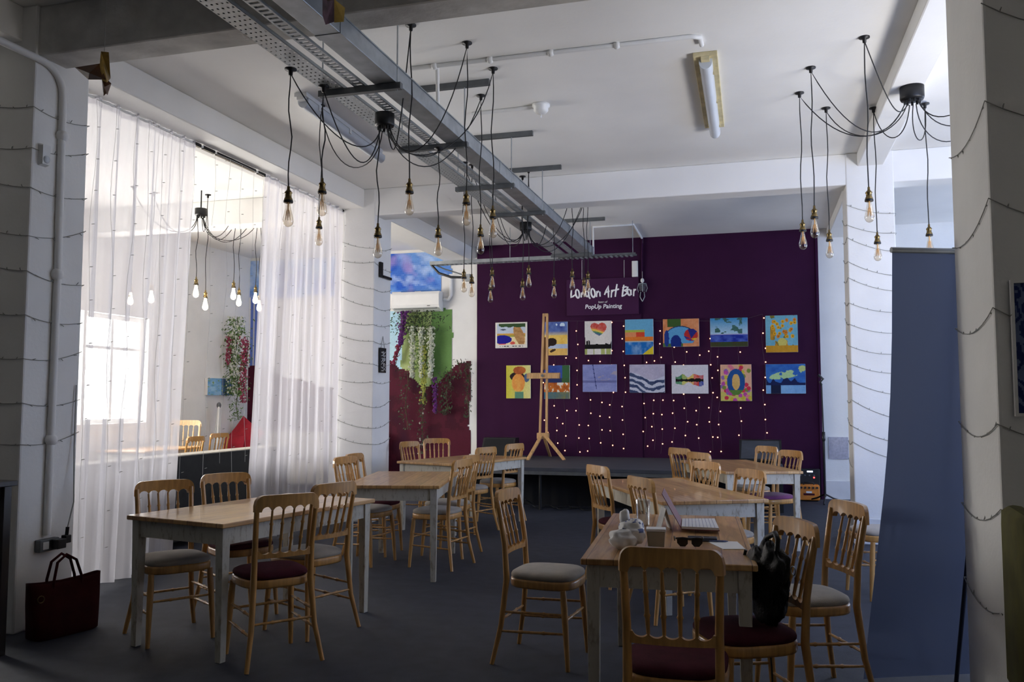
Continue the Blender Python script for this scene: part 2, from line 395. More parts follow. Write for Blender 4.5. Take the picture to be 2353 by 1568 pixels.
# mural on the back wall left of the purple wall
MX0, MX1 = -8.5, -4.42
wpts = [(-9, 1.9), (-8.2, 2.0), (-7.6, 1.75), (-6.9, 1.6), (-6.3, 1.9), (-5.85, 2.06), (-5.55, 1.88), (-5.25, 1.64), (-5.0, 1.66), (-4.8, 1.86), (-4.62, 2.0), (-4.40, 2.03)]
def wave(x):
    for (a, p), (b, q) in zip(wpts, wpts[1:]):
        if a <= x <= b: t = (x-a)/(b-a); t = t*t*(3-2*t); return p+(q-p)*t
    return 1.9
def mural(u, v):
    x = MX0+(MX1-MX0)*u; z = .05+(3.83-.05)*v; n = fbm(x*3, z*3); e = .05*(vn(x*9, z*9)-.5)
    if z < wave(x)+e and x < -4.44+e+.02*(z-1): return mixc(rgb('#43101f'), rgb('#54172c'), n) if n > .45 else mixc(rgb('#300b27'), rgb('#43101f'), n*2)
    if x > -4.74+e: return None
    if z > 3.17+e*1.5 and (z > 3.45+e or x < -4.93+e):
        s = fbm(x*2.6+z*2.1+fbm(x*4, z*4), z*3.2-x*1.6); c = mixc(rgb('#2f5fc0'), rgb('#7fb0e8'), s*1.9-.45)
        q = fbm(x*4.3+z*2+4, z*5+1); c = mixc(c, rgb('#c4d8f2'), (q-.52)*3.2)
        c = mixc(c, rgb('#b49ad0'), (fbm(x*2.3+14, z*3+8)-.6)*4)
        return c
    if x < -8.1 and z > 2.0: return mixc(rgb('#4a63b8'), rgb('#7f96d8'), n) if (vn(x*30, 1) > .45) else None
    if z < 2.88+e and -5.98 < x:
        if x < -5.62+e: return mixc(rgb('#a9d3e6'), rgb('#c9e4ec'), n)
        if x > -5.1: return mixc(rgb('#55783f'), rgb('#6f9656'), n)
        return mixc(rgb('#7c9a4c'), rgb('#c7cf9a'), n*1.4-.2)
    return None
o = painted('wall_mural', MX0, MX1, .05, 3.83, 12.992, mural, 150, 130)
tag(o, 'painted wall mural of blue sky, green block and maroon wave beside the purple wall', 'mural')

# ------------------------------------------------------------------ artificial flower garlands
def garland(name, label, x, z1, z0, w, y=12.9, leafm='leaf', bloomm=None, nl=120, nb=120, taper=.4, lean=0, lsize=.035, loc=None, group=None, bloom_from=1.0):
    t = thing(name, label, 'hanging plant', (x, y, z1), 0, group)
    rnd = random.Random(hash(name+str(round(x, 2))) & 0xffff if False else int(abs(x)*1000+z1*77))
    H = z1-z0
    MB().tube([(lean*k/8+.02*math.sin(k), .0, -H*k/8) for k in range(9)], .006, 6).build('stem', 'stem', t)
    lf = MB()
    for i in range(nl):
        f = rnd.random(); ww = w*(1-taper*f)
        c = Vector((lean*f+rnd.gauss(0, ww*.33), -abs(rnd.gauss(0, .05)), -H*f))
        s = lsize*rnd.uniform(.6, 1.25); a = rnd.uniform(0, 2*PI); tip = Vector((math.cos(a)*s, -abs(rnd.gauss(0, .5))*s, -s*rnd.uniform(.2, 1.2)))
        sd = Vector((-math.sin(a), rnd.uniform(-.4, .4), rnd.uniform(-.3, .3)))*s*.42
        lf.add([c, c+tip*.5+sd+Vector((0, -.004, 0)), c+tip, c+tip*.5-sd], [(0, 1, 2), (0, 2, 3)])
    lf.build('foliage', leafm, t)
    if bloomm and nb:
        bl = MB()
        for i in range(nb):
            f = rnd.random()*bloom_from+(1-bloom_from)*.5 if bloom_from < 1 else rnd.random()
            ww = w*(1-taper*f)*.8
            c = (lean*f+rnd.gauss(0, ww*.28), -.03-abs(rnd.gauss(0, .04)), -H*f); r_ = rnd.uniform(.010, .020)
            bl.add([(c[0]+r_, c[1], c[2]), (c[0]-r_, c[1], c[2]), (c[0], c[1]+r_, c[2]), (c[0], c[1]-r_, c[2]), (c[0], c[1], c[2]+r_*1.2), (c[0], c[1], c[2]-r_*1.2)],
                   [(0, 2, 4), (2, 1, 4), (1, 3, 4), (3, 0, 4), (2, 0, 5), (1, 2, 5), (3, 1, 5), (0, 3, 5)])
        bl.build('blossoms', bloomm, t)
    return t
def gx(px, y=850): return Yp(px, y, 12.9).x
def gz(py, px=980): return Yp(px, py, 12.9).z
garland('leafy_garland', 'green leaf garland along the top edge of the green mural block', gx(955), gz(712), gz(765), .62, leafm='leaf_dark', nl=520, nb=0, taper=-.1, lsize=.042)
garland('purple_wisteria', 'purple artificial wisteria hanging at the top left of the green mural', gx(931), gz(716), gz(792), .15, leafm='leaf_dark', bloomm='bloom_purple', nl=40, nb=330, lean=-.06)
garland('green_vine', 'mid-green vine hanging down the middle of the green mural', gx(968), gz(722), gz(850), .30, leafm='leaf', nl=620, nb=0, taper=.2)
for px, lab in ((950, 'left of three white wisteria strands over the green mural'), (972, 'middle of three white wisteria strands over the green mural'), (993, 'right of three white wisteria strands over the green mural')):
    garland('white_wisteria', lab, gx(px), gz(752), gz(868), .13, leafm='leaf', bloomm='bloom_white', nl=60, nb=300, group='white wisteria on the mural')
garland('lime_wisteria', 'lime yellow wisteria strand trailing into the dip of the maroon wave', gx(977), gz(795), gz(930), .10, leafm='leaf', bloomm='bloom_lime', nl=70, nb=230)
garland('pink_wisteria', 'crimson pink wisteria strand at the left of the mural above the maroon wave', gx(920), gz(790), gz(836), .08, leafm='leaf_dark', bloomm='bloom_crimson', nl=30, nb=110, lean=-.1)
garland('dark_vine', 'dark green vine trailing down the maroon wave behind the far chairs', gx(973), gz(872), gz(1046), .14, leafm='leaf_dark', bloomm='bloom_white', nl=260, nb=16, taper=-.1)
garland('maroon_vine', 'brownish leafy vine hanging over the left hump of the maroon wave', gx(935), gz(848), gz(985), .26, leafm='leaf_dark', nl=170, nb=0, taper=.3)
garland('violet_wisteria', 'dark violet wisteria hanging on the right half of the maroon wave', gx(1003), gz(868), gz(950), .12, leafm='leaf_dark', bloomm='bloom_purple', nl=50, nb=120)
garland('ivy_clump', 'dark green ivy clump under the right end of the green mural', gx(1028), gz(852), gz(950), .24, leafm='leaf_dark', nl=280, nb=0, taper=.3)
garland('ivy_trail', 'ivy trail creeping over the maroon hump and down beside the purple wall', gx(1078), gz(832), gz(958), .10, leafm='leaf_dark', nl=190, nb=0, taper=.1, lean=-.02)
garland('ivy_sprig', 'short ivy sprig sitting on the top of the maroon hump', gx(1058), gz(826), gz(868), .30, leafm='leaf_dark', nl=90, nb=0, taper=0)
# garlands in the side room, by the corner
def ga(px, y, Y=12.3): return Yp(px, y, Y)
p = ga(545, 728); garland('corner_wisteria', 'tall green and white wisteria hanging in the corner of the side room', p.x, p.z, ga(545, 905).z, .34, y=12.3, leafm='leaf', bloomm='bloom_white', nl=900, nb=260, taper=-.1, lsize=.055)
p = ga(540, 775); garland('crimson_wisteria', 'crimson wisteria strand at the left of the side room corner plant', p.x-.05, p.z, ga(540, 838).z, .10, y=12.27, leafm='leaf', bloomm='bloom_crimson', nl=20, nb=120)
p = ga(570, 775); garland('crimson_wisteria', 'longer crimson wisteria strand nearest the right curtain in the side room', p.x, p.z, ga(570, 925).z, .16, y=12.27, leafm='leaf_dark', bloomm='bloom_crimson', nl=120, nb=260, taper=0)
p = ga(547, 880); garland('trailing_vine', 'bright green vine end trailing low beside the red cushion in the side room', p.x, p.z, ga(543, 965).z, .26, y=12.29, leafm='leaf', nl=240, nb=0, taper=.4)

# ------------------------------------------------------------------ air conditioner and the small fittings on walls and ceiling
a0, a1 = Yp(900, 672, 12.78), Yp(1008, 713, 12.78)
ac = thing('air_conditioner', 'white wall-mounted air conditioner between the blue and the green mural', 'air conditioner', (a0.x, 12.99, a1.z))
w, h = a1.x-a0.x, a0.z-a1.z
prof = [(0, 0), (-.05, 0), (-.19, .05), (-.21, .1), (-.21, h-.05), (-.18, h), (0, h)]
MB().prism(prof, lambda p: (0, p[0], p[1]), lambda p: (w, p[0], p[1])).build('body', 'white_plastic', ac, bevel=.008)
MB().box((.04, -.205, .035), (w-.05, -.12, .05)).build('air_outlet', 'dull_steel', ac)
MB().box((w-.2, -.214, .075), (w-.15, -.209, .085)).build('display', 'black_plastic', ac)
MB().tube([(w+.02, -.03, h*.6), (w+.10, -.03, h*.6), (w+.14, -.03, h*.8), (w+.14, -.03, h+.25)], .03, 10).build('pipe', 'white_plastic', ac)

def conduit(name, label, runs, m='white_plastic', r=.012, clips=(), cat='conduit'):
    o0 = Vector(runs[0][0]); t = thing(name, label, cat, o0)
    for rn in runs: MB().tube(rn, r, 8).build('pipe', m, t, org=o0)
    for cpt in clips: MB().blob(cpt, (r*1.7, r*1.7, r*1.7), 8, 6).build('saddle', m, t, org=o0)
    return t
Zt = ZC-.014
A = Zp(945, 158, Zt); B_ = Zp(1590, 84, Zt); Tm = Zp(1005, 155, Zt)
conduit('ceiling_conduit', 'white cable conduit crossing the ceiling to the fluorescent light on the right', [[A, B_, B_+Vector((.05, .03, 0)), B_+Vector((.055, .16, 0))]], r=.017,
        clips=[A.lerp(B_, f) for f in (.09, .3, .52, .75)])
dd = conduit('conduit_drop', 'short white conduit stub dropping from the ceiling pipe beside the cable tray', [[Tm, Tm+Vector((0, 0, -.04)), Tm+Vector((0, .02, -.36))]], r=.015)
A = Zp(1085, 262, Zt); B_ = Zp(1225, 246, Zt)
conduit('detector_conduit', 'white conduit running from the cable tray to the smoke detector', [[A, B_]], r=.017)
p = Zp(1243, 240, ZC); sd = thing('smoke_detector', 'round white smoke detector on the ceiling', 'smoke detector', p)
MB().lathe([(0, 0), (.075, 0), (.075, -.02), (.062, -.03), (.062, -.055), (.045, -.075), (.02, -.085), (0, -.085)], n=24).build('body', 'white_plastic', sd)
MB().lathe([(.058, -.056), (.0595, -.056), (.05, -.068), (.048, -.068)], n=24).build('sensor_ring', 'black_plastic', sd)
MB().lathe([(0, -.085), (.006, -.085), (.006, -.115), (0, -.115)], n=8).build('indicator', 'white_plastic', sd)
# conduit at the purple wall top and the drop with the ornament
A = Zp(1363, 522, Zt); B_ = Zp(1455, 516, Zt); D = Yp(1475, 541, 12.94); D.z = Zt
conduit('rear_conduit', 'white conduit on the ceiling above the left part of the purple wall', [[A+Vector((0, 0, -.42)), A, B_, D, D+Vector((0, 0, -.08))]], r=.016)
A = Yp(1475, 545, 12.935); conduit('purple_conduit', 'conduit painted purple running down the middle of the purple wall', [[A, Yp(1475, 640, 12.935)]], m='purple_paint', r=.016)
p = Yp(1459.5, 637, 12.93); q = Yp(1466.5, 600, 12.93)
bx = thing('wall_box', 'slim upright white box on the purple wall beside the sign', 'box', (p.x, 12.965, p.z))
MB().box((-.045, -.07, 0), (.045, 0, q.z-p.z)).build('body', 'white_plastic', bx, bevel=.006)
MB().box((-.03, -.073, .02), (.03, -.07, q.z-p.z-.02)).build('cover', 'white_plastic', bx)
# small skeleton ornament
p = Yp(1476, 645, 12.9)
sk = thing('skeleton_ornament', 'small hanging plastic skeleton ornament right of the sign', 'ornament', p)
MB().tube([(0, 0, .14), (0, 0, .03)], .003, 6).build('string', 'wire_pale', sk)
MB().blob((0, 0, .0), (.028, .028, .036), 12, 8).build('skull', 'white_plastic', sk)
rb = MB(); rb.tube([(0, 0, -.03), (0, .01, -.17)], .008, 6)
for k in range(5):
    rb.tube([(.055*math.cos(a)*(1-.06*k), -.03*math.sin(a), -.06-.022*k) for a in [PI*i/8-.0 for i in range(9)]], .005, 6)
rb.tube([(-.055, 0, -.045), (.055, 0, -.045)], .006, 6)
rb.build('ribcage', 'galvanised', sk)
for s in (-1, 1):
    MB().tube([(s*.055, 0, -.045), (s*.075, -.01, -.12), (s*.055, -.03, -.18)], .006, 6).build('arm', 'galvanised', sk)
    MB().tube([(s*.025, 0, -.17), (s*.035, -.02, -.25), (s*.0, -.02, -.32)], .007, 6).build('leg', 'galvanised', sk)
# notice on the white wall right of the stage
p, q = Yp(1905, 1055, 12.985), Yp(1949, 1005, 12.985)
nt_ = thing('notice', 'grey plastic wallet of notices on the white wall right of the stage', 'notice', ((p.x+q.x)/2, 12.985, p.z))
w = (q.x-p.x)/2; h = q.z-p.z
MB().box((-w, 0, 0), (w, .006, h)).build('wallet', 'notice_paper', nt_, bevel=.002)
MB().box((-w*.8, -.002, h*.1), (w*.8, 0, h*.85)).build('sheet', 'kraft' if False else 'notice_paper', nt_)
# cast-iron looking bracket and chalk sign on the far left column
p = Xp(874, 603, -4.262); q = Xp(874, 638, -4.262)
br = thing('wall_bracket', 'black L-shaped metal bracket on the far left column', 'bracket', p)
MB().box((0, -.035, q.z-p.z), (.022, .035, 0)).build('upright', 'black_metal', br)
MB().box((.0, .035, q.z-p.z), (.03, .27, q.z-p.z+.03)).build('arm', 'black_metal', br)
p = Xp(879, 857, -4.25); q = Xp(879, 800, -4.25); hk = Xp(879, 774, -4.255)
cs = thing('chalk_sign', 'small black hanging chalkboard sign with white scrawl on the far left column', 'sign', (-4.25, p.y, p.z))
hh = q.z-p.z
MB().box((-.008, -.085, 0), (.008, .085, hh)).build('board', 'black_metal', cs, bevel=.003)
MB().tube([(0, -.05, hh), (0, 0, hk.z-p.z), (0, .05, hh)], .004, 6).build('string', 'wire_clear', cs)
sc = MB(); rr = random.Random(4)
for k in range(7):
    z = hh*(.12+.115*k); pts = [(.0095, -.055+.11*i/9, z+rr.uniform(-.02, .02)) for i in range(10)]
    sc.tube(pts, .0028, 5)
sc.build('chalk_writing', 'white_print', cs)
# near left column: conduit with bend, sensor, socket
X = -4.283
pts = [(X, 1.2, 3.53), (X, 3.0, 3.53), (X, 4.22, 3.53)]
pts += [(X, 4.22+.17*math.sin(a), 3.36+.17*math.cos(a)) for a in [PI/2*i/6 for i in range(1, 7)]] + [(X, 4.40, 2.2), (X, 4.39, .56)]
conduit('wall_conduit', 'grey painted conduit bending down the near left column to the socket', [pts], m='wall_paint', r=.024,
        clips=[(X, 4.395, z) for z in (3.1, 2.2, 1.15)])
p = Xp(97, 357, -4.3)
ps = thing('motion_sensor', 'white motion sensor high on the near left column', 'sensor', p)
MB().prism([(-.035, -.07), (.035, -.07), (.035, .07), (-.035, .07)], lambda q: (0, q[0], q[1]), lambda q: (.035, q[0]*.85, q[1]*.9)).build('housing', 'white_plastic', ps, bevel=.008)
MB().blob((.035, .0, -.03), (.012, .025, .025), 12, 8).build('lens', 'diffuser', ps)
p = Xp(100, 1253, -4.3)
so = thing('wall_socket', 'grey metal double socket with black plugs low on the near left column', 'socket', p)
MB().box((0, -.07, -.035), (.045, .08, .04)).build('back_box', 'dull_steel', so, bevel=.005)
for y in (-.03, .04): MB().box((.045, y-.022, -.02), (.05, y+.022, .025)).build('outlet', 'white_plastic', so)
pl = MB().box((.05, .01, -.025), (.10, .08, .035)); pl.box((.05, .085, .0), (.09, .13, .05)); pl.tube([(.08, .10, .05), (.08, .105, .10)], .012, 8)
pl.build('plug', 'black_plastic', so, bevel=.005)
MB().tube([(.08, .105, .10), (.06, .17, .25), (.02, .2, .6), (.01, .21, 1.0)], .004, 6).build('cable', 'wire_clear', so)

# fluorescent battens
def batten(label, p0, p1, tray='white_plastic', w=.11, conduit_end=True):
    a = Vector(p0); b2 = Vector(p1); a.z = b2.z = ZC
    d = b2-a; ang = math.atan2(d.y, d.x)-PI/2; Ln = d.length
    t = thing('fluorescent_light', label, 'ceiling light', a, ang)
    MB().box((-w/2, 0, -.035), (w/2, Ln, 0)).build('tray', tray, t, bevel=.004)
    g = [[(.047*math.cos(PI+PI*i/12), y, -.055+.055*math.sin(PI+PI*i/12)*1.0) for i in range(13)] for y in (.05, Ln+.08)]
    mb = MB().sheet(g); mb.box((-.047, .05, -.055), (.047, Ln+.08, -.036))
    for row in g: mb.add(row, [tuple(range(13))])
    mb.build('diffuser', 'diffuser', t)
    for k in range(3):
        y = .25+(Ln-.4)*k/2
        for s in (-1, 1): MB().box((s*.047-.008, y-.02, -.075), (s*.047+.008, y+.02, -.03)).build('clip', tray, t)
    MB().box((-.03, .0, -.06), (.03, .05, -.035)).build('gland', tray, t)
    return t
batten('fluorescent batten light with yellowed tray, right of the cable tray', Zp(1620, 118, ZC), Zp(1642, 285, ZC), 'yellowed_plastic', .17)
batten('white fluorescent batten light left of the cable tray', Zp(690, 212, ZC), Zp(868, 345, ZC), 'white_plastic', .11)
# ================================================================== CABLE TRAYS
def hanger(label, Y, x0=-2.68, x1=-2.155, zt=3.40, sx0=-2.62, sx1=-2.05):
    t = thing('tray_hanger', label, 'hanger', (x1, Y, ZC), 0, 'hangers of the cable tray')
    MB().box((sx0-x1, -.02, -.045), (sx1-x1+.1, .02, -.001)).build('ceiling_strut', 'dull_steel', t)
    MB().box((x0-x1-.02, -.02, zt-.04-ZC), (.03, .02, zt-ZC)).build('cross_channel', 'dull_steel', t)
    for x in (x0-x1+.0, .0):
        MB().tube([(x+(.0 if x else 0), 0, zt-.05-ZC), (x, 0, -.04)], .005, 6).build('rod', 'galvanised', t)
    return t
for Y, nm in ((4.87, 'tray hanger nearest the front ceiling beam'), (6.16, 'tray hanger just behind the big pendant canopy'), (7.48, 'middle tray hanger between the two pendant canopies'),
              (8.67, 'tray hanger just before the rear ceiling beam'), (11.35, 'tray hanger at the purple wall end of the tray')):
    hanger(nm, Y)
y0, y1 = 1.2, 11.45
t = thing('perforated_tray', 'wide perforated steel cable tray, left run of the overhead services', 'cable tray', (-2.67, y0, 3.402))
MB().box((0, 0, 0), (.15, y1-y0, .002)).build('base', 'perforated', t)
for x in (0, .148): MB().box((x, 0, .0), (x+.002, y1-y0, .022)).build('side', 'galvanised', t)
cb = MB()
for x, r_ in ((.035, .007), (.065, .009), (.10, .007)): cb.tube([(x+.008*math.sin(k*1.7+x*50), (y1-y0)*k/24, r_+.003) for k in range(25)], r_, 6)
cb.build('cables', 'black_plastic', t)
t = thing('ladder_tray', 'narrow slotted steel tray, middle run of the overhead services', 'cable tray', (-2.448, y0, 3.402))
for x in (0, .068): MB().box((x, 0, 0), (x+.012, y1-y0, .016)).build('side', 'galvanised', t)
rg = MB()
for k in range(int((y1-y0)/.045)): rg.box((.012, k*.045, 0), (.068, k*.045+.024, .004))
rg.build('rungs', 'galvanised', t)
t = thing('cable_trunking', 'square galvanised cable trunking, right run of the overhead services', 'cable trunking', (-2.305, y0, 3.402))
MB().box((0, 0, 0), (.15, y1+.15-y0, .105)).build('body', 'galvanised', t, bevel=.003)
MB().box((-.006, 0, .105), (.156, y1+.15-y0, .112)).build('lid', 'galvanised', t)
for k in (2.9, 5.9, 8.8): MB().box((-.004, k, -.003), (.154, k+.06, .1045)).build('coupler', 'galvanised', t)
# cross ladder under the end of the run
za = 3.36; l0 = Yp(992, 606, 11.7); l1 = Yp(1462, 592, 11.7)
t = thing('cross_ladder', 'ladder cable tray running crosswise in front of the purple wall', 'cable tray', (l0.x, 11.62, l0.z-.03))
Ln = l1.x-l0.x
for y in (0, .13): MB().box((0, y, 0), (Ln*.64, y+.015, .05)).build('side', 'galvanised', t)
for y in (0, .13): MB().box((Ln*.64, y+.015*.0, .015), (Ln, y+.015, .04)).build('side', 'dull_steel', t)
rg = MB()
for k in range(int(Ln/.07)): rg.box((k*.07, .015, .0), (k*.07+.03, .13, .012))
rg.build('rungs', 'galvanised', t)
MB().tube([(0, .06, .01), (.12, .06, -.12), (.32, .05, -.19), (.5, .04, -.2), (.55, .03, -.17)], .018, 8).build('cables', 'black_plastic', t)
MB().tube([(.03, .09, .02), (.2, .1, -.06), (.5, .08, -.16), (.62, .06, -.2)], .01, 8).build('cables', 'dull_steel', t)
MB().box((.5, .0, -.26), (.62, .09, -.16)).build('junction_box', 'galvanised', t)
for f in (.40, .985): MB().tube([(Ln*f, .07, .05), (Ln*f, .07, ZC-l0.z+.03)], .005, 6).build('rod', 'galvanised', t)

# ================================================================== PENDANT CLUSTERS
bulb_prof = [(.0125, 0), (.013, -.012), (.016, -.03), (.021, -.055), (.027, -.08), (.0315, -.10), (.032, -.115), (.028, -.13), (.018, -.142), (.006, -.147), (0, -.148)]
ME_BULB = MB().lathe(bulb_prof, n=14).mesh('bulb', 'bulb_glass')
fm = MB().lathe([(.004, 0), (.004, -.05), (0, -.055)], n=6)
for k in range(6):
    a = 2*PI*k/6; fm.tube([(.006*math.cos(a), .006*math.sin(a), -.045), (.015*math.cos(a), .015*math.sin(a), -.105), (.010*math.cos(a+.5), .010*math.sin(a+.5), -.05)], .0014, 5)
ME_FIL = fm.mesh('filament', 'filament'); ME_FIL_LIT = fm.mesh('filament', 'filament_lit')
ME_BULB_LIT = MB().lathe(bulb_prof, n=14).mesh('bulb', 'bulb_lit')
hm = MB().lathe([(0, .095), (.008, .095), (.009, .075), (.013, .07), (.02, .062), (.024, .055), (.019, .05), (.019, .03), (.024, .022), (.026, .012), (.026, .0), (.022, -.004), (.013, -.004)], n=14)
ME_HOLD = hm.mesh('lamp_holder', 'brass')
ME_RING = MB().lathe([(.0262, .012), (.028, .009), (.028, -.002), (.0262, -.004)], n=14).mesh('shade_ring', 'black_metal')
ME_HOOK = MB().lathe([(0, 0), (.036, 0), (.036, -.008), (.014, -.013), (.012, -.04), (0, -.042)], n=14).mesh('ceiling_hook', 'black_metal')
def lathe_canopy(r, h): return MB().lathe([(0, 0), (r, 0), (r, -h*.85), (r*.93, -h), (0, -h)], n=28)
def cluster(label, can, drops, r=.068, h=.09, lit=False, group='spider pendant lamps', nglands=9, rod=None):
    """can: canopy top centre; drops: (hook point, image row of the lamp holder or None, sag)"""
    c = Vector(can); t = thing('pendant_cluster', label, 'pendant lamp', c, 0, group)
    lathe_canopy(r, h).build('canopy', 'black_metal', t)
    gl = MB()
    for k in range(nglands):
        a = 2*PI*k/nglands; gl.tube([(r*.6*math.cos(a), r*.6*math.sin(a), -h), (r*.6*math.cos(a), r*.6*math.sin(a), -h-.025)], .009, 8)
    gl.build('cable_gland', 'black_metal', t)
    if rod: MB().tube([(0, 0, 0), (0, 0, rod)], .008, 6).build('stem', 'black_metal', t)
    rnd = random.Random(int(abs(c.x*100)+c.y*10))
    for hook, row, sag in drops:
        hk = Vector(hook)-c
        a = math.atan2(hk.y, hk.x); s = Vector((r*.6*math.cos(a), r*.6*math.sin(a), -h-.02))
        if hk.length > .05:
            sd = Vector((rnd.uniform(-.06, .06), rnd.uniform(-.06, .06), 0))
            hv = Vector((hk.x, hk.y, 0))
            path = bez(s, s+Vector((0, 0, -sag))+hv*.12+sd, s+hv*.62+Vector((0, 0, -sag*.9))-sd, hk+Vector((0, 0, -.03)), 18)
            stamp(ME_HOOK, 'ceiling_hook', t, hk)
        else: path = [s]
        if row is not None:
            zb = zat(hook[0], hook[1], row)-c.z
            top = path[-1]; n = 9
            for k in range(1, n+1):
                f = k/n; wob = .012*math.sin(f*9+hook[0]*30)*(1-abs(2*f-1))
                path.append(Vector((top.x+(hk.x-top.x)*min(1, f*4) if hk.length > .05 else top.x+wob, (hk.y if hk.length > .05 else top.y)+wob, top.z+(zb+.09-top.z)*f)) + Vector((wob if hk.length > .05 else 0, 0, 0)))
            e = path[-1]
            hd = stamp(ME_HOLD, 'lamp_holder', t, (e.x, e.y, zb))
            stamp(ME_RING, 'shade_ring', hd, (0, 0, 0)); stamp(ME_BULB_LIT if lit else ME_BULB, 'bulb', hd, (0, 0, 0))
            if not lit: stamp(ME_FIL, 'filament', hd, (0, 0, 0))
        MB().tube(path, .0042, 6).build('cord', 'cord', t)
    return t
def at_col(px, Y, z=ZC):
    """a ceiling point at depth Y seen on image column px"""
    lo, hi = -9.0, 7.0
    for _ in range(50):
        m_ = (lo+hi)/2; v = Vector((m_, Y, z))-EY
        if CX+F*v.dot(RT)/v.dot(FW) < px: lo = m_
        else: hi = m_
    return Vector((m_, Y, z))
def vcol(px, py, Y):
    """ceiling point above the spot seen at (px, py) at depth Y"""
    q = Yp(px, py, Y); return Vector((q.x, q.y, ZC))
# cluster under the tray, nearest
can = Zp(884, 262, 3.39)
k0 = Zp(668, 158, 3.37); k1 = Zp(744, 198, 3.39)
cluster('black spider pendant hanging under the middle of the cable tray, nearest cluster', can, [
    (k0, 465, .30), (k1, 444, .42), (Vector((Yp(733, 525, 6.3).x, 6.3, 3.87)), 525, .28), (can+Vector((-.03, -.03, 0)), 545, .1),
    (Zp(944, 57, ZC), 444, .3), (Zp(1073, 98, ZC), 470, .28), (Zp(1133, 157, ZC), 502, .26), (Zp(1105, 219, ZC), 543, .3), (Vector((Yp(1007, 540, 6.12).x, 6.12, 3.36)), 545, .12)])
# cluster further back
can2 = Zp(1208, 512, 3.39)
cluster('black spider pendant hanging under the far end of the cable tray', can2, [
    (Zp(1314, 416, ZC), 637, .25), (vcol(1215, 630, 8.75), 630, .2), (vcol(1201, 660, 9.0), 660, .2), (vcol(1273, 657, 9.6), 657, .25),
    (vcol(1131, 634, 8.9), 634, .22), (vcol(1127, 667, 9.4), 667, .25), (vcol(1066, 640, 8.3), 640, .25), (vcol(1084, 651, 8.4), 651, .22),
    (vcol(1351, 642, 9.75), 642, .25), (vcol(1342, 656, 10.2), 656, .3)])
# cluster under the right beam
can3 = Zp(2095, 200, 3.74)
cluster('black spider pendant fixed under the right ceiling beam', can3, [
    (Zp(1986, 85, ZC), 462, .2), (Zp(1863, 155, ZC), 502, .35), (Zp(1837, 213, ZC), 532, .3), (Zp(1898, 248, ZC), 554, .22), (Zp(2007, 248, 3.86), 560, .25),
    (Zp(2125, 238, 3.86), 542, .3), (Vector((1.75, 6.1, ZC)), 520, .3), (Vector((1.9, 6.9, ZC)), 540, .3), (Vector((1.8, 7.6, ZC)), 560, .35)], r=.085, h=.10)
# lit cluster in the side room
can4 = Zp(462, 480, 3.66); 
h1 = Zp(541, 467, ZC); h2 = Zp(591, 484, ZC)
cl = cluster('lit spider pendant with glowing bulbs in the side room behind the curtains', can4, [
    (can4+Vector((-.02, 0, 0)), 655, .1), (Vector((Yp(472, 685, can4.y+.2).x, can4.y+.2, ZC)), 685, .25), (h1, 662, .3), (Vector((Yp(549, 678, h1.y+.45).x, h1.y+.45, ZC)), 678, .3), (h2, 672, .35),
    (Vector((Yp(596, 690, h2.y+.2).x, h2.y+.2, ZC)), 690, .3), (Vector((Yp(300, 672, 8.2).x, 8.2, ZC)), 672, .3), (Vector((Yp(348, 668, 8.5).x, 8.5, ZC)), 668, .3)], r=.07, h=.08, lit=True, rod=ZC-can4.z)

# origami ornaments hanging from the front beam
p = Yp(225, 165, 3.75)
o = thing('origami_bird', 'folded golden paper bird hanging near the left column', 'ornament', p)
def pz(px, py, dy=0): q = Yp(px, py, 3.75+dy)-p; return q
bd = MB()
bd.add([pz(232, 118), pz(250, 120, .02), pz(254, 180, .06), pz(246, 190, -.02), pz(235, 185, -.05), pz(229, 150, -.03)], [(0, 1, 2, 3), (0, 3, 4, 5)])
bd.add([pz(232, 118), pz(250, 120, .02), pz(254, 180, .06), pz(240, 190, .08), pz(229, 150, .06)], [(4, 3, 2, 1, 0)])
bd.build('body', 'gold_paper', o)
MB().add([pz(172, 155, -.06), pz(229, 146, -.02), pz(244, 183, -.03), pz(203, 183, -.07), pz(205, 168, -.11)], [(0, 1, 4), (1, 2, 4), (2, 3, 4), (3, 0, 4)]).build('wing', 'brown_paper', o)
MB().add([pz(234, 182), pz(246, 182, .04), pz(256, 192, .05), pz(247, 219, .02), pz(244, 215), pz(238, 221), pz(240, 200, -.04)], [(0, 1, 6), (1, 2, 6), (2, 3, 6), (3, 4, 6), (4, 5, 6), (5, 0, 6)]).build('tail', 'brown_paper', o)
MB().tube([(pz(240, 118)), (pz(240, 118).x, pz(240, 118).y, ZC-p.z)], .0015, 5).build('thread', 'wire_clear', o)
p = Yp(765, 25, 3.1)
o = thing('origami_star', 'folded mauve and yellow paper ornament in front of the trunking', 'ornament', p)
def pz2(px, py, dy=0): return Yp(px, py, 3.1+dy)-p
MB().add([pz2(741, -5), pz2(768, -2, -.05), pz2(768, 50, -.03), pz2(748, 57), pz2(741, 35, .03), pz2(770, 10, .06)], [(0, 1, 2, 3, 4), (0, 4, 5), (4, 3, 5), (3, 2, 5)]).build('petal', 'mauve_paper', o)
MB().add([pz2(768, -2, -.05), pz2(793, 18), pz2(790, 50), pz2(768, 52, -.03), pz2(775, 20, .06)], [(0, 1, 2, 3), (0, 1, 4), (1, 2, 4), (2, 3, 4)]).build('petal', 'yellow_paper', o)
MB().add([pz2(745, -30), pz2(775, -30, -.03), pz2(768, 0, -.05), pz2(752, 2, -.03), pz2(760, -12, .05)], [(0, 1, 2, 3), (0, 1, 4), (1, 2, 4), (2, 3, 4), (3, 0, 4)]).build('petal', 'brown_paper', o)
MB().tube([pz2(760, -28), (pz2(760, -28).x, 0, ZC-p.z)], .0015, 5).build('thread', 'wire_clear', o)
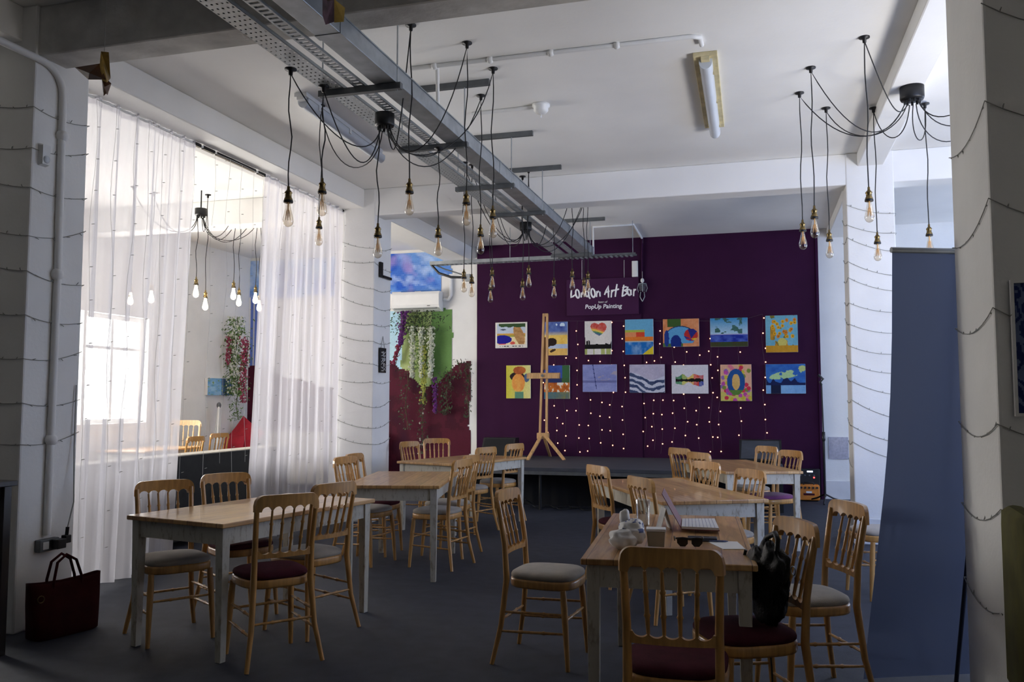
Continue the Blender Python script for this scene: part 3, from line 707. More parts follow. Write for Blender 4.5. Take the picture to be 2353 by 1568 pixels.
# ================================================================== CHAIRS
def rear_x(z):
    pts = [(0, .205), (.2, .172), (.44, .156), (.62, .156), (.8, .161), (.90, .165)]
    for (a, p), (b, q) in zip(pts, pts[1:]):
        if a <= z <= b: return p+(q-p)*(z-a)/(b-a)
    return .165
def rear_y(z):
    pts = [(0, -.23), (.2, -.19), (.44, -.165), (.62, -.176), (.8, -.205), (.90, -.226)]
    for (a, p), (b, q) in zip(pts, pts[1:]):
        if a <= z <= b: return p+(q-p)*(z-a)/(b-a)
    return -.226
def chair_parts(wood, fabric):
    P = []
    # seat ring and pad
    def outline(k, n=44):
        r = []
        for i in range(n):
            a = 2*PI*i/n; cx, sy = math.cos(a), math.sin(a)
            x = .195*math.copysign(abs(cx)**.62, cx); y = .19*math.copysign(abs(sy)**.62, sy)
            x *= 1-.10*(.5-y/.4)
            r.append((x*k, .018+y*k))
        return r
    fr = MB(); o1 = outline(1); n = len(o1)
    rings = [[(x, y, z) for x, y in outline(k)] for k, z in ((.90, .405), (.985, .402), (1.0, .412), (1.0, .436), (.985, .446), (.90, .446))]
    fr.sheet(rings, 0, True, True); fr.add(rings[0], [tuple(range(n))]); fr.add(rings[-1], [tuple(range(n))])
    P.append(('seat_frame', fr.mesh('seat_frame', wood), None))
    pd = MB(); rr = [(.955, .4465), (.985, .452), (.99, .462), (.965, .472), (.88, .481), (.7, .487), (.4, .490), (.05, .491)]
    g = [[(x, y, z) for x, y in outline(k)] for k, z in rr]; pd.sheet(g, 0, True, True); pd.add(g[-1], [tuple(range(n))]); pd.add(g[0], [tuple(range(n))])
    P.append(('cushion', pd.mesh('cushion', fabric), None))
    # legs: rear ones run up as back posts
    for s in (-1, 1):
        zz = [0, .1, .2, .3, .38, .44, .5, .56, .62, .7, .76, .82, .855]
        P.append(('leg', MB().tube([(s*rear_x(z), rear_y(z), z) for z in zz], [.012, .0135, .015, .016, .017, .0175, .0165, .016, .0155, .015, .0145, .014, .0135], 10).mesh('leg', wood), None))
        P.append(('leg', MB().tube([(s*.166, .155, .405), (s*.17, .163, .32), (s*.176, .172, .2), (s*.184, .186, 0)], [.016, .0185, .0165, .012], 10).mesh('leg', wood), None))
    # crest rail with five arches
    W = .177
    def rail(zt, zb, w, yb, thick, bow, ncol=61):
        f, bk = [], []
        mb = MB(); A = []
        for i in range(ncol):
            x = -w+2*w*i/(ncol-1); y = yb-bow*(1-(x/w)**2)
            A.append((x, y, zt(x), zb(x)))
        cols = []
        for x, y, a, b in A:
            nx = 2*bow*x/(w*w); l = math.hypot(1, nx); dx, dy = -nx/l*thick/2, thick/2/l
            cols.append([(x+dx*-1, y+dy, b), (x+dx*-1, y+dy, a), (x+dx, y-dy, a), (x+dx, y-dy, b)])
        vs = [v for c_ in cols for v in c_]; fs = []
        for i in range(len(cols)-1):
            for j in range(4): fs.append((i*4+j, i*4+(j+1) % 4, (i+1)*4+(j+1) % 4, (i+1)*4+j))
        k = (len(cols)-1)*4
        fs += [(3, 2, 1, 0), (k, k+1, k+2, k+3)]
        return mb.add(vs, fs, False)
    inner = .146
    def top_z(x): 
        q = max(0, (abs(x)-(W-.045))/.045); return .903-.004*(x/W)**2-.05*(1-math.sqrt(max(0, 1-q*q)))
    def crest_b(x):
        if abs(x) > inner: return .815
        u = ((x+inner)/(2*inner)*5) % 1.0
        return .816+.026*math.sqrt(max(0, 1-(2*u-1)**2))
    P.append(('top_rail', rail(top_z, crest_b, W, rear_y(.86), .024, .026).mesh('top_rail', wood), None))
    li = .136
    def low_t(x):
        if abs(x) > li: return .606
        u = ((x+li)/(2*li)*5) % 1.0
        return .608-.020*math.sqrt(max(0, 1-(2*u-1)**2))
    P.append(('lower_rail', rail(low_t, lambda x: .566, .152, rear_y(.585), .02, .016).mesh('lower_rail', wood), None))
    for i in range(4):
        xt = inner*(-.6+.4*i); xb = li*(-.6+.4*i)
        yt = rear_y(.86)-.026*(1-(xt/W)**2); yb = rear_y(.585)-.016*(1-(xb/.152)**2)
        prof = [(0, .0065), (.14, .0075), (.26, .0085), (.30, .012), (.335, .0085), (.5, .0085), (.64, .008), (.675, .0115), (.71, .008), (.86, .0065), (1, .006)]
        P.append(('spindle', MB().tube([(xb+(xt-xb)*f, yb+(yt-yb)*f, .598+(.822-.598)*f) for f, _ in prof], [r_ for _, r_ in prof], 8).mesh('spindle', wood), None))
    def stretcher(a, b):
        a, b = Vector(a), Vector(b); prof = [(0, .006), (.3, .0075), (.33, .011), (.36, .0075), (.64, .0075), (.67, .011), (.70, .0075), (1, .006)]
        return MB().tube([a.lerp(b, f) for f, _ in prof], [r_ for _, r_ in prof], 8).mesh('stretcher', wood)
    for s in (-1, 1):
        P.append(('stretcher', stretcher((s*rear_x(.17), rear_y(.17), .17), (s*.178, .174, .185)), None))
        P.append(('stretcher', stretcher((s*rear_x(.27), rear_y(.27), .27), (s*.171, .166, .28)), None))
    P.append(('stretcher', stretcher((-.172, .168, .25), (.172, .168, .25)), None))
    P.append(('stretcher', stretcher((-rear_x(.23), rear_y(.23), .23), (rear_x(.23), rear_y(.23), .23)), None))
    return P
CH = chair_parts('beech', 'beige_fabric')
def chair(label, x, y, deg, fabric='beige_fabric', group='wooden spindle-back chairs', wood=None, scale=1, z=0, frombt=True):
    """(x, y) = middle of the back's top edge, deg = heading the chair faces (0 = +X, 90 = +Y)"""
    a = math.radians(deg)
    if frombt: x, y = x+.245*scale*math.cos(a), y+.245*scale*math.sin(a)
    t = thing('spindle_back_chair', label, 'chair', (x, y, z), a-PI/2, group)
    if scale != 1: t.scale = (scale,)*3
    for nm, me, _ in CH:
        o = bpy.data.objects.new(nm, me); C.objects.link(o); o.parent = t
        if nm == 'cushion' and fabric != 'beige_fabric':
            o.material_slots[0].link = 'OBJECT'; o.material_slots[0].material = MATS[fabric]
        elif nm != 'cushion' and wood:
            o.material_slots[0].link = 'OBJECT'; o.material_slots[0].material = MATS[wood]
    return t
B, U, V_ = 'beige_fabric', 'burgundy_fabric', 'purple_fabric'
def bt(px, py, z=.90): q = Zp(px, py, z); return q.x, q.y
CHAIRS = [
 ('beige-seated chair nearest the socket column, curtain side of the left front table', (375, 1108), -36, B),
 ('burgundy-seated chair before the dark sofa back, curtain side of the left front table', (515, 1088), -31, U),
 ('burgundy-seated chair with its back turned, nearest us at the left front table', (640, 1140), 141, U),
 ('beige-seated chair with its back turned, far end of the left front table', (776, 1110), 160, B),
 ('beige-seated chair in front of its twin, curtain side of the second left table', (789, 1050), -9, B),
 ('burgundy-seated chair half hidden behind another, curtain side of the second left table', (810, 1042), 0, U),
 ('pale-seated chair seen edge-on at the aisle side of the second left table', (1047, 1056), 172, B),
 ('pale-seated chair hidden behind the edge-on one at the second left table', (1058, 1047), 174, B),
 ('chair against the maroon wall at the near left corner of the far left table', (937, 1015), -18, B),
 ('chair facing us against the maroon wall behind the far left table', (1003, 1008), -62, B),
 ('pale-seated chair on the aisle side of the far left table, nearer one', (1122, 1028), 160, B),
 ('pale-seated chair at the far left table next to the stage', (1187, 1020), 160, B),
 ('burgundy-seated chair at the stage end of the middle right table, aisle side', (1366, 1070), 38, U),
 ('chair with its back turned halfway along the aisle side of the middle right table', (1467, 1092), 35, U),
 ('chair on the far side of the middle right table with light glinting on its rail', (1628, 1065), 222, B),
 ('chair on the far side of the middle right table, right of the glinting one', (1720, 1085), 217, B),
 ('chair at the far right table nearest the stage, aisle side', (1556, 1030), 43, B),
 ('chair at the far right table just in front of the one nearest the stage', (1600, 1040), 41, B),
 ('chair in front of the right stage monitor at the far right table', (1766, 1026), 219, B),
 ('purple-seated chair at the far right table beside the orange amplifier', (1822, 1036), 216, V_),
 ('burgundy-seated chair nearest the camera with its back to us', (1540, 1262), 92, U),
 ('burgundy-seated chair carrying the black bag at the front right table', (1811, 1190), 206, U),
 ('white-lit beige-seated chair standing alone beside the grey banner', (1960, 1155), 203, B),
 ('beige-seated chair pulled out into the aisle left of the front right table', (1157, 1125), -5, B),
 ('chair almost wholly hidden behind the grey banner', (2098, 1078), 200, B),
]
CO = {}
PUSH = {'beige-seated chair nearest the socket column, curtain side of the left front table': (-.07, .09), 'burgundy-seated chair with its back turned, nearest us at the left front table': (.02, .075),
 'burgundy-seated chair half hidden behind another, curtain side of the second left table': (.03, -.07), 'pale-seated chair seen edge-on at the aisle side of the second left table': (.08, .02),
 'pale-seated chair hidden behind the edge-on one at the second left table': (.11, .06), 'chair with its back turned halfway along the aisle side of the middle right table': (.01, -.16),
 'chair on the far side of the middle right table with light glinting on its rail': (-.01, .18), 'chair on the far side of the middle right table, right of the glinting one': (.03, .23),
 'purple-seated chair at the far right table beside the orange amplifier': (0, .03), 'burgundy-seated chair carrying the black bag at the front right table': (.05, -.06)}
for lab, (px, py), deg, fab in CHAIRS:
    x, y = bt(px, py); k, dy = PUSH.get(lab, (0, 0)); x += k; y += dy; CO[lab] = chair(lab, x, y, deg, fab)

# ================================================================== TABLES
def table(label, cx, cy, w, l, rot, h=.74, group='wooden-topped white tables'):
    t = thing('dining_table', label, 'table', (cx, cy, 0), math.radians(rot), group)
    MB().box((-w/2, -l/2, h-.026), (w/2, l/2, h)).build('tabletop', 'table_boards', t, bevel=.005)
    lw, ins = .056, .022
    x, y = w/2-ins, l/2-ins
    for sx in (-1, 1):
        for sy in (-1, 1):
            X0, Y0 = sx*x, sy*y; X1, Y1 = X0-sx*lw, Y0-sy*lw
            a = (min(X0, X1), min(Y0, Y1)); b_ = (max(X0, X1), max(Y0, Y1)); tp = .008
            q = [(a[0]+tp, a[1]+tp, 0), (b_[0]-tp, a[1]+tp, 0), (b_[0]-tp, b_[1]-tp, 0), (a[0]+tp, b_[1]-tp, 0), (a[0], a[1], h-.026), (b_[0], a[1], h-.026), (b_[0], b_[1], h-.026), (a[0], b_[1], h-.026)]
            MB().hull8(q).build('leg', 'distressed_white', t, bevel=.003)
    zb = h-.026-.095
    for sy in (-1, 1):
        Y0 = sy*(y-.012); MB().box((-x+lw, min(Y0, Y0-sy*.022), zb), (x-lw, max(Y0, Y0-sy*.022), h-.026)).build('apron', 'distressed_white', t)
    for sx in (-1, 1):
        X0 = sx*(x-.012); MB().box((min(X0, X0-sx*.022), -y+lw, zb), (max(X0, X0-sx*.022), y-lw, h-.026)).build('apron', 'distressed_white', t)
    return t
T1 = table('white table with wooden top at the left front, by the sheer curtains', -2.99, 4.735, .765, 1.33, -12)
T2 = table('white table with wooden top in the middle of the left row', -2.895, 6.80, .76, 1.32, 13)
T3 = table('white table with wooden top at the far left, in front of the maroon wave', -3.19, 9.15, .80, 1.36, -18)
T4 = table('white table with wooden top in the middle of the right row', -.64, 6.56, .75, 1.6, 27)
T5 = table('white table with wooden top at the far right near the stage', -.22, 9.05, .74, 1.55, 20)
T6 = table('white table with wooden top at the right front, with papers and a tumbler on it', -.42, 4.315, .715, 1.47, 4)

# ================================================================== THINGS ON THE RIGHT FRONT TABLE
TZ = .7405
def tp(px, py): q = Zp(px, py, TZ); return q
p = tp(1478, 1209)
g = thing('drinking_glass', 'empty clear tumbler at the far side of the right front table', 'glass', p)
MB().lathe([(0, .004), (.027, .004), (.030, .012), (.036, .135), (.0375, .137), (.0385, .135), (.033, .008), (.029, 0), (0, 0)], n=24).build('body', 'clear_glass', g)
p = tp(1445, 1262)
bg = thing('paper_bag', 'crumpled white paper bag with blue pattern on the right front table', 'bag', p)
rnd = random.Random(12)
def crump(d): return 1+.22*(vn(d.x*2.3+7, d.y*2.3+d.z*2.9+3)-.5)*2+.08*(vn(d.x*6, d.z*6+d.y*5)-.5)
MB().blob((-.025, .0, .042), (.062, .062, .044), 28, 18, crump).build('pouch', 'paper', bg)
m_ = MB().blob((.008, .05, .062), (.060, .070, .060), 28, 20, crump, 0)
m_.mi = [1 if vn(k*.37, k*.11) > .72 else 0 for k in range(len(m_.f))]
m_.build('wrap', ['paper', 'cyan_pattern'], bg)
MB().blob((-.03, .085, .125), (.024, .03, .036), 16, 12, crump).build('twist', 'paper', bg)
p = tp(1508, 1256)
jr = thing('napkin_tub', 'small square kraft tub with white lid on the right front table', 'tub', p, math.radians(6))
MB().hull8([(-.036, -.03, 0), (.036, -.03, 0), (.036, .03, 0), (-.036, .03, 0), (-.042, -.036, .07), (.042, -.036, .07), (.042, .036, .07), (-.042, .036, .07)]).build('body', 'kraft', jr, bevel=.004)
MB().box((-.044, -.038, .07), (.044, .038, .082)).build('lid', 'paper', jr, bevel=.003)
# open notebook with its cover standing up
a, b_, c_, d_ = tp(1566, 1224), tp(1652, 1228), tp(1642, 1205), tp(1568, 1205)
nbk = thing('notebook', 'open lined notebook with a dark red cover standing up, on the right front table', 'notebook', a)
v = [Vector(q)-a for q in (a, b_, c_, d_)]; up_ = Vector((0, 0, .012))
def raised(vs, z0, z1): return [w+Vector((0, 0, z0)) for w in vs]+[w+Vector((0, 0, z1)) for w in vs]
MB().hull8(raised(v, .018, .030)).build('pages', 'lined_paper', nbk)
MB().hull8(raised([w*1.02 for w in v], .014, .018)).build('back_cover', 'red_cover', nbk)
ln = MB()
for k in range(1, 10):
    f = k/10; q0 = v[0].lerp(v[1], f); q1 = v[3].lerp(v[2], f); s_ = (v[1]-v[0]).normalized()*.0008
    ln.hull8(raised([q0-s_, q0+s_, q1+s_, q1-s_], .030, .0304))
ln.build('ruling', 'cyan_pattern', nbk)
tl = Yp(1528, 1137, (a.y+d_.y)/2)-a; lean = Vector((tl.x, 0, tl.z))
h0, h1 = v[0]+Vector((-.002, 0, .018)), v[3]+Vector((-.002, 0, .018))
eye = (EY-(a+h0)).normalized(); hd_ = (h1-h0)
th = Vector((.003, 0, .001))
MB().hull8([h0, h0+th, h1+th, h1, h0+lean, h0+lean+th, h1+lean+th, h1+lean]).build('front_cover', 'red_cover', nbk)
p = tp(1614, 1241)
wl = thing('wallet', 'dark navy wallet lying in front of the open notebook', 'wallet', p, math.radians(3))
MB().box((-.068, -.028, 0), (.068, .035, .013)).build('body', 'navy_cover', wl, bevel=.004)
MB().box((-.068, -.002, .013), (.03, .002, .0145)).build('strap', 'black_leather', wl)
q0, q1, q2, q3 = tp(1662, 1263), tp(1713, 1263), tp(1694, 1246), tp(1622, 1244)
pp = thing('paper_sheet', 'white sheet of paper at the right edge of the right front table', 'paper', q0)
MB().hull8(raised([Vector(q)-q0 for q in (q0, q1, q2, q3)], 0, .002)).build('sheet', 'paper', pp)
p = tp(1640, 1247)
pn = thing('pen', 'blue pen lying on the white sheet of paper', 'pen', p+Vector((0, 0, .0065)), math.radians(8))
MB().tube([(-.06, 0, 0), (.05, 0, 0), (.065, 0, 0)], [.004, .004, .0015], 8).build('barrel', 'cyan_pattern', pn)
MB().tube([(-.062, 0, 0), (-.02, 0, 0)], .0048, 8).build('cap', 'navy_cover', pn)
p = tp(1585, 1258)
sg = thing('sunglasses', 'black sunglasses on the right front table', 'sunglasses', p, math.radians(8))
for s in (-1, 1):
    lens = [(s*(.008+.048*x), z) for x, z in ((0, .036), (0, .015), (.25, .002), (.7, .002), (1, .018), (1.02, .040))]
    MB().prism(lens, lambda q: (q[0], 0, q[1]), lambda q: (q[0], .004, q[1])).build('lens', 'lens', sg)
    MB().tube([(s*.060, .002, .036), (s*.064, .06, .036), (s*.064, .11, .030), (s*.060, .135, .008)], .003, 6).build('temple', 'black_plastic', sg)
MB().tube([(-.060, 0, .039), (-.03, -.003, .042), (0, -.002, .038), (.03, -.003, .042), (.060, 0, .039)], .0035, 6).build('brow_bar', 'black_plastic', sg)
# tent card
p = tp(1526, 1214)
tc_ = thing('tent_card', 'white folded tent card standing behind the dark red notebook cover', 'card', p, math.radians(-70))
k = .105
MB().add([(-.05, -.03, 0), (.05, -.03, 0), (.05, -.028, 0), (-.05, -.028, 0), (-.05, -.001, k), (.05, -.001, k), (.05, .001, k), (-.05, .001, k)], [(0,3,2,1),(4,5,6,7),(0,1,5,4),(1,2,6,5),(2,3,7,6),(3,0,4,7)]).build('leaf', 'paper', tc_)
MB().add([(-.05, .028, 0), (.05, .028, 0), (.05, .03, 0), (-.05, .03, 0), (-.05, -.001, k), (.05, -.001, k), (.05, .001, k), (-.05, .001, k)], [(0,3,2,1),(4,5,6,7),(0,1,5,4),(1,2,6,5),(2,3,7,6),(3,0,4,7)]).build('leaf', 'paper', tc_)

# ================================================================== BAGS
ch = CO['burgundy-seated chair carrying the black bag at the front right table']
cl_ = ch.location; ca_ = ch.rotation_euler.z
def onch(x, y, z): return Vector((cl_.x+x*math.cos(ca_)-y*math.sin(ca_), cl_.y+x*math.sin(ca_)+y*math.cos(ca_), z))
hb = thing('handbag', 'slouchy black leather bag standing on the burgundy seat by the right front table', 'bag', onch(0.0, -.092, .492), ca_)
def slouch(d):
    return (1+.24*(vn(d.x*2+3, d.z*2+d.y*2+1)-.5)*2+.22*(vn(d.x*5+9+d.z*2, d.z*5+d.y*4)-.5)+.08*(vn(d.x*13+d.y*9, d.z*11)-.5))*(1.06 if d.z < 0 else 1)
bm = MB().blob((0, 0, .16), (.145, .060, .165), 44, 34, slouch)
bm.v = [(x, y, max(z, .0)) for x, y, z in bm.v]
bm.build('body', 'black_leather', hb)
MB().blob((.04, .035, .19), (.09, .035, .11), 26, 18, slouch).build('flap', 'black_leather', hb)
MB().tube([(-.10, .01, .30), (-.09, .0, .345), (-.05, -.01, .365), (.0, -.02, .35), (.05, -.02, .33), (.09, -.02, .29)], .011, 8).build('handle', 'black_leather', hb)
MB().tube([(.12, .04, .27), (.14, .05, .20), (.145, .05, .12), (.13, .05, .06)], .007, 8).build('strap', 'black_leather', hb)
MB().tube([(.0+.018*math.cos(a), -.112, .2+.018*math.sin(a)) for a in [2*PI*i/14 for i in range(15)]], .003, 6).build('ring', 'galvanised', hb)
q = onch(.175, -.12, .46)
cbx = thing('charger_cable', 'black cable hanging from the chair with the black bag to the floor', 'cable', q)
MB().tube([(0, 0, .02), (.03, -.01, 0), (.05, -.01, -.05), (.06, -.015, -.2), (.062, -.02, -.35), (.05, -.02, -.452)], .0035, 6).build('wire', 'cord', cbx)
a, b_ = Zp(62, 1478, 0), Zp(214, 1440, 0)
rb_ = thing('tote_bag', 'dark red leather tote bag on the floor below the socket', 'bag', (a+b_)/2+Vector((-.01, .02, 0)), math.atan2(b_.y-a.y, b_.x-a.x))
w = (b_-a).length/2*1.0
def tote_ring(z, f, dw): return [(x*(w*1.0+dw), y*(.07*f), z+(.02*abs(x)**2 if z > .25 else 0)) for x, y in [(math.copysign(abs(math.cos(t_))**.35, math.cos(t_)), math.copysign(abs(math.sin(t_))**.5, math.sin(t_))) for t_ in [2*PI*i/40 for i in range(40)]]]
g_ = [tote_ring(z, f, d) for z, f, d in ((0, 1.05, -.02), (.01, 1.15, -.005), (.1, 1.1, 0), (.2, .85, .012), (.29, .55, .02), (.315, .5, .022), (.312, .42, .018), (.26, .45, .015))]
tb = MB().sheet(g_, 0, True, True); tb.add(g_[0], [tuple(reversed(range(40)))]); tb.add(g_[-1], [tuple(range(40))]); tb.build('body', 'red_leather', rb_)
for s in (-1, 1):
    MB().tube([(-.09, s*.032, .24), (-.088, s*.036, .33), (-.06, s*.03+.01, .43), (0, s*.025+.012, .47), (.06, s*.03+.01, .43), (.088, s*.036, .33), (.09, s*.032, .24)], .0085, 8).build('handle', 'red_leather', rb_)
MB().tube([(-w*.85+.02*math.cos(a_), -.055, .24+.02*math.sin(a_)) for a_ in [2*PI*i/14 for i in range(15)]], .003, 6).build('ring', 'brass', rb_)

# ================================================================== LEFT EDGE: DARK STAND ; RIGHT EDGE: PRINT, OLIVE CHAIR
p = Yp(42, 1104, 3.87); zt = p.z
ds = thing('console_table', 'dark wooden console table cut off by the left edge of the picture', 'table', (p.x, 3.45, 0))
MB().box((-1.0, -.05, zt-.03), (0, .42, zt)).build('tabletop', 'dark_wood', ds, bevel=.004)
for x in (-.98, -.075):
    for y in (-.03, .35): MB().box((x, y, 0), (x+.055, y+.05, zt-.03)).build('leg', 'dark_wood', ds, bevel=.003)
MB().box((-.925, -.02, zt-.10), (-.075, 0, zt-.03)).build('apron', 'dark_wood', ds)
MB().box((-.06, .02, zt-.10), (-.04, .35, zt-.03)).build('apron', 'dark_wood', ds)
MB().box((-.95, -.01, zt-.45), (-.05, .38, zt-.43)).build('shelf', 'dark_wood', ds)
pk = thing('folded_cloth', 'pale folded cloth on the dark console table', 'cloth', (p.x-.22, 3.6, zt))
MB().box((-.16, -.1, 0), (.10, .1, .018)).build('cloth', 'grey_cushion', pk, bevel=.006)
# framed print on the near right column
p = Yp(2318, 645, 3.735); q = Yp(2326, 957, 3.735)
pr = thing('framed_print', 'blue swirl-patterned print in a pale frame on the near right column', 'picture', (p.x, 3.737, q.z))
hh = p.z-q.z; ww = .40
MB().box((0, -.02, 0), (.012, 0, hh)).box((ww-.012, -.02, 0), (ww, 0, hh)).box((.012, -.02, 0), (ww-.012, 0, .012)).box((.012, -.02, hh-.012), (ww-.012, 0, hh)).build('frame', 'wall_paint', pr)
def swirl(u, v):
    x, y = u*4, v*5.2; dx, dy = fbm(x*.8+2, y*.8)-.5, fbm(x*.8+9, y*.8+4)-.5
    s = math.sin((x+dx*5)*5+(y+dy*6)*4.2+6*fbm(x*1.2, y*1.2)*3)
    return rgb('#1d2c5c') if s > -.1 else rgb('#5d6a8c')
painted('print', .012, ww-.012, .012, hh-.012, -.008, swirl, 70, 92, pr)
# olive armchair
oc = thing('armchair', 'olive green upholstered chair cut off by the right edge of the picture', 'chair', (1.125, 3.30, 0), math.radians(-95))
bk = [[(x, y, z) for x, y in ((-.24, -.26), (-.2, -.30), (.2, -.30), (.24, -.26), (.2, -.22), (-.2, -.22))] for z in (.40, .7, .95)] 
bk.append([(x*.93, y, 1.0) for x, y, _ in bk[-1]]); bk.append([(x*.8, -.26+(y+.26)*.5, 1.02) for x, y, _ in bk[-2]])
m_ = MB().sheet(bk, 0, True, True); m_.add(bk[-1], [tuple(range(6))]); m_.add(bk[0], [tuple(reversed(range(6)))]); m_.build('backrest', 'olive_fabric', oc)
MB().box((-.24, -.24, .36), (.24, .25, .47)).build('seat', 'olive_fabric', oc, bevel=.03)
for x in (-.21, .21):
    for y in (-.25, .21): MB().tube([(x, y, .37), (x*1.05, y*1.08, 0)], [.02, .013], 8).build('leg', 'dark_wood', oc)

# ================================================================== ROLLER BANNER (seen from behind)
A = Zp(2050, 577, 2.12); B2 = Zp(2205, 580, 2.12); bd_ = (B2-A); bd_.z = 0; bd_.normalize(); bn = Vector((-bd_.y, bd_.x, 0))
def onplane(px, py):
    r_ = _ray(px, py); return EY+r_*((A-EY).dot(bn)/r_.dot(bn))
rb2 = thing('roller_banner', 'tall blank grey-blue roller banner seen from behind, beside the near right column', 'banner', (A.x, A.y, 0), math.atan2(bd_.y, bd_.x))
edge = [onplane(*q) for q in ((2050, 577), (2048, 772), (2044, 909), (2037, 1031), (2028, 1134), (2013, 1270), (1996, 1420), (1981, 1560))]
rows = []
for q in edge:
    x0 = (q-Vector((A.x, A.y, 0))).dot(bd_); z = max(.06, q.z); f = z/2.12
    row = []
    for k in range(17):
        x = x0+(.86+.10*(1-f)-x0)*k/16
        curl = .012*math.exp(-((x-x0)/.07)**2)*(1-f)**.5
        row.append((x, -curl+.012*math.sin(PI*k/16)*(1-f), z))
    rows.append(row)
MB().sheet(rows).build('panel', 'banner_film', rb2)
MB().tube([(-.005, 0, 2.125), (.865, 0, 2.125)], .014, 8).build('top_rail', 'dull_steel', rb2)
p0 = (onplane(2180, 1560)-Vector((A.x, A.y, 0))); p1 = (onplane(2218, 1190)-Vector((A.x, A.y, 0)))
x0, x1 = p0.dot(bd_), p1.dot(bd_)
zz = 2.1; MB().tube([(x0, -.05, .06), (x1, -.045, p1.z), (x1+(x1-x0)*.45, -.02, zz)], .010, 8).build('support_pole', 'navy_cover', rb2)
MB().box((-.19, -.07, 0), (.97, .05, .06)).build('base', 'galvanised', rb2, bevel=.012)
for x in (.0, .75): MB().box((x-.02, -.16, 0), (x+.02, .13, .012)).build('foot', 'galvanised', rb2)
q = Zp(2205, 1548, .02)
cbl = thing('floor_cable', 'dark tangled cable on the floor at the foot of the near right column', 'cable', (.80, 4.36, .006))
MB().tube([(.08*math.cos(k*.55)*(1+.2*math.sin(k)), .05*math.sin(k*.55)-.05, .006+.003*k) for k in range(30)], .005, 6).build('wire', 'cord', cbl)
# ================================================================== STAGE
SZ = .54
st = thing('stage', 'low black-skirted stage with dark grey deck in front of the purple wall', 'stage', (-4.2, 10.65, 0))
MB().box((0, 0, SZ-.045), (4.5, 2.28, SZ)).build('deck', 'stage_deck', st, bevel=.004)
MB().box((0, .004, SZ-.09), (4.5, .05, SZ-.045)).build('edge_rail', 'dull_steel', st)
sk_ = [[(4.48*i/90, .55+.012*math.sin(i*1.9)+.008*math.sin(i*.7), z) for i in range(91)] for z in (.002, SZ-.05)]
MB().sheet(sk_).build('skirt', 'black_cloth', st)
for x in (.05, 1.5, 3.0, 4.4):
    for y in (.06, 2.2): MB().tube([(x, y, 0), (x, y, SZ-.05)], .02, 8).build('leg', 'black_metal', st)
cb2 = thing('stage_cables', 'dark cables lying on the carpet under the front of the stage', 'cable', (-2.7, 10.9, .006))
MB().tube([(-.25+k*.03, .1*math.sin(k*.8)+.02*k*.2, .012 if k > 3 else .006+.03*(3-k)) for k in range(26)], .007, 6).tube([(.1+k*.03, .12*math.cos(k*.6)-.02, .006) for k in range(24)], .006, 6).build('wire', 'cord', cb2)

# easel
ey = 12.3
def E_(px, py, Y=ey): return Yp(px, py, Y)
fl, frt = Zp(1212, 1058, SZ), Zp(1297, 1058, SZ)
base = (fl+frt)/2; base.z = SZ
ea = thing('easel', 'wooden studio easel standing on the stage in front of the canvases', 'easel', base)
def bar(p0, p1, w, d, name, m='easel_wood', side=None):
    p0, p1 = Vector(p0), Vector(p1); t = (p1-p0).normalized()
    u = Vector((1, 0, 0)); u = (u-t*u.dot(t)).normalized(); v = t.cross(u)
    vs = [p+u*a*w/2+v*b*d/2 for p in (p0, p1) for a, b in ((-1, -1), (1, -1), (1, 1), (-1, 1))]
    return MB().hull8(vs).build(name, m, ea, org=base, bevel=.003)
for (a, b_) in (((1240.5, 1006), (1249.5, 722)), ((1256, 1006), (1257.5, 722))): bar(E_(*a), E_(*b_), .034, .03, 'mast')
bar(E_(1246, 726)+Vector((0, 0, 0)), E_(1261, 725), .05, .03, 'mast_head') if False else None
p0, p1 = E_(1247.5, 728), E_(1259.5, 727.5)
MB().box((p0.x, ey-.02, p0.z), (p1.x, ey+.02, p0.z+.045)).build('mast_head', 'easel_wood', ea, org=base)
# sliding centre bar
p0, p1 = E_(1250, 850), E_(1253, 775)
bar((p0.x, ey+.028, p0.z), (p1.x, ey+.028, p1.z), .05, .02, 'slide_bar')
q0, q1 = E_(1214, 871), E_(1288, 857)
MB().box((q0.x, ey-.09, q0.z), (q1.x, ey-.018, q0.z+.012)).box((q0.x, ey-.10, q0.z), (q1.x, ey-.085, q1.z-.012)).box((q0.x, ey-.03, q0.z), (q1.x, ey-.018, q1.z)).build('tray', 'easel_wood', ea, org=base, bevel=.003)
MB().tube([(E_(1250, 865).x, ey-.115, E_(1250, 864).z), (E_(1250, 865).x, ey-.10, E_(1250, 864).z)], .02, 10).build('knob', 'dull_steel', ea, org=base)
jt = E_(1248, 1003)
bar((jt.x-.02, ey, jt.z+.02), fl, .045, .03, 'leg'); bar((jt.x+.02, ey, jt.z+.02), frt, .045, .03, 'leg')
bar((jt.x, ey+.04, jt.z), (jt.x, 12.75, SZ), .04, .025, 'leg')
MB().box((jt.x-.09, ey-.03, jt.z-.04), (jt.x+.09, ey+.03, jt.z+.05)).build('joint_block', 'easel_wood', ea, org=base, bevel=.006)

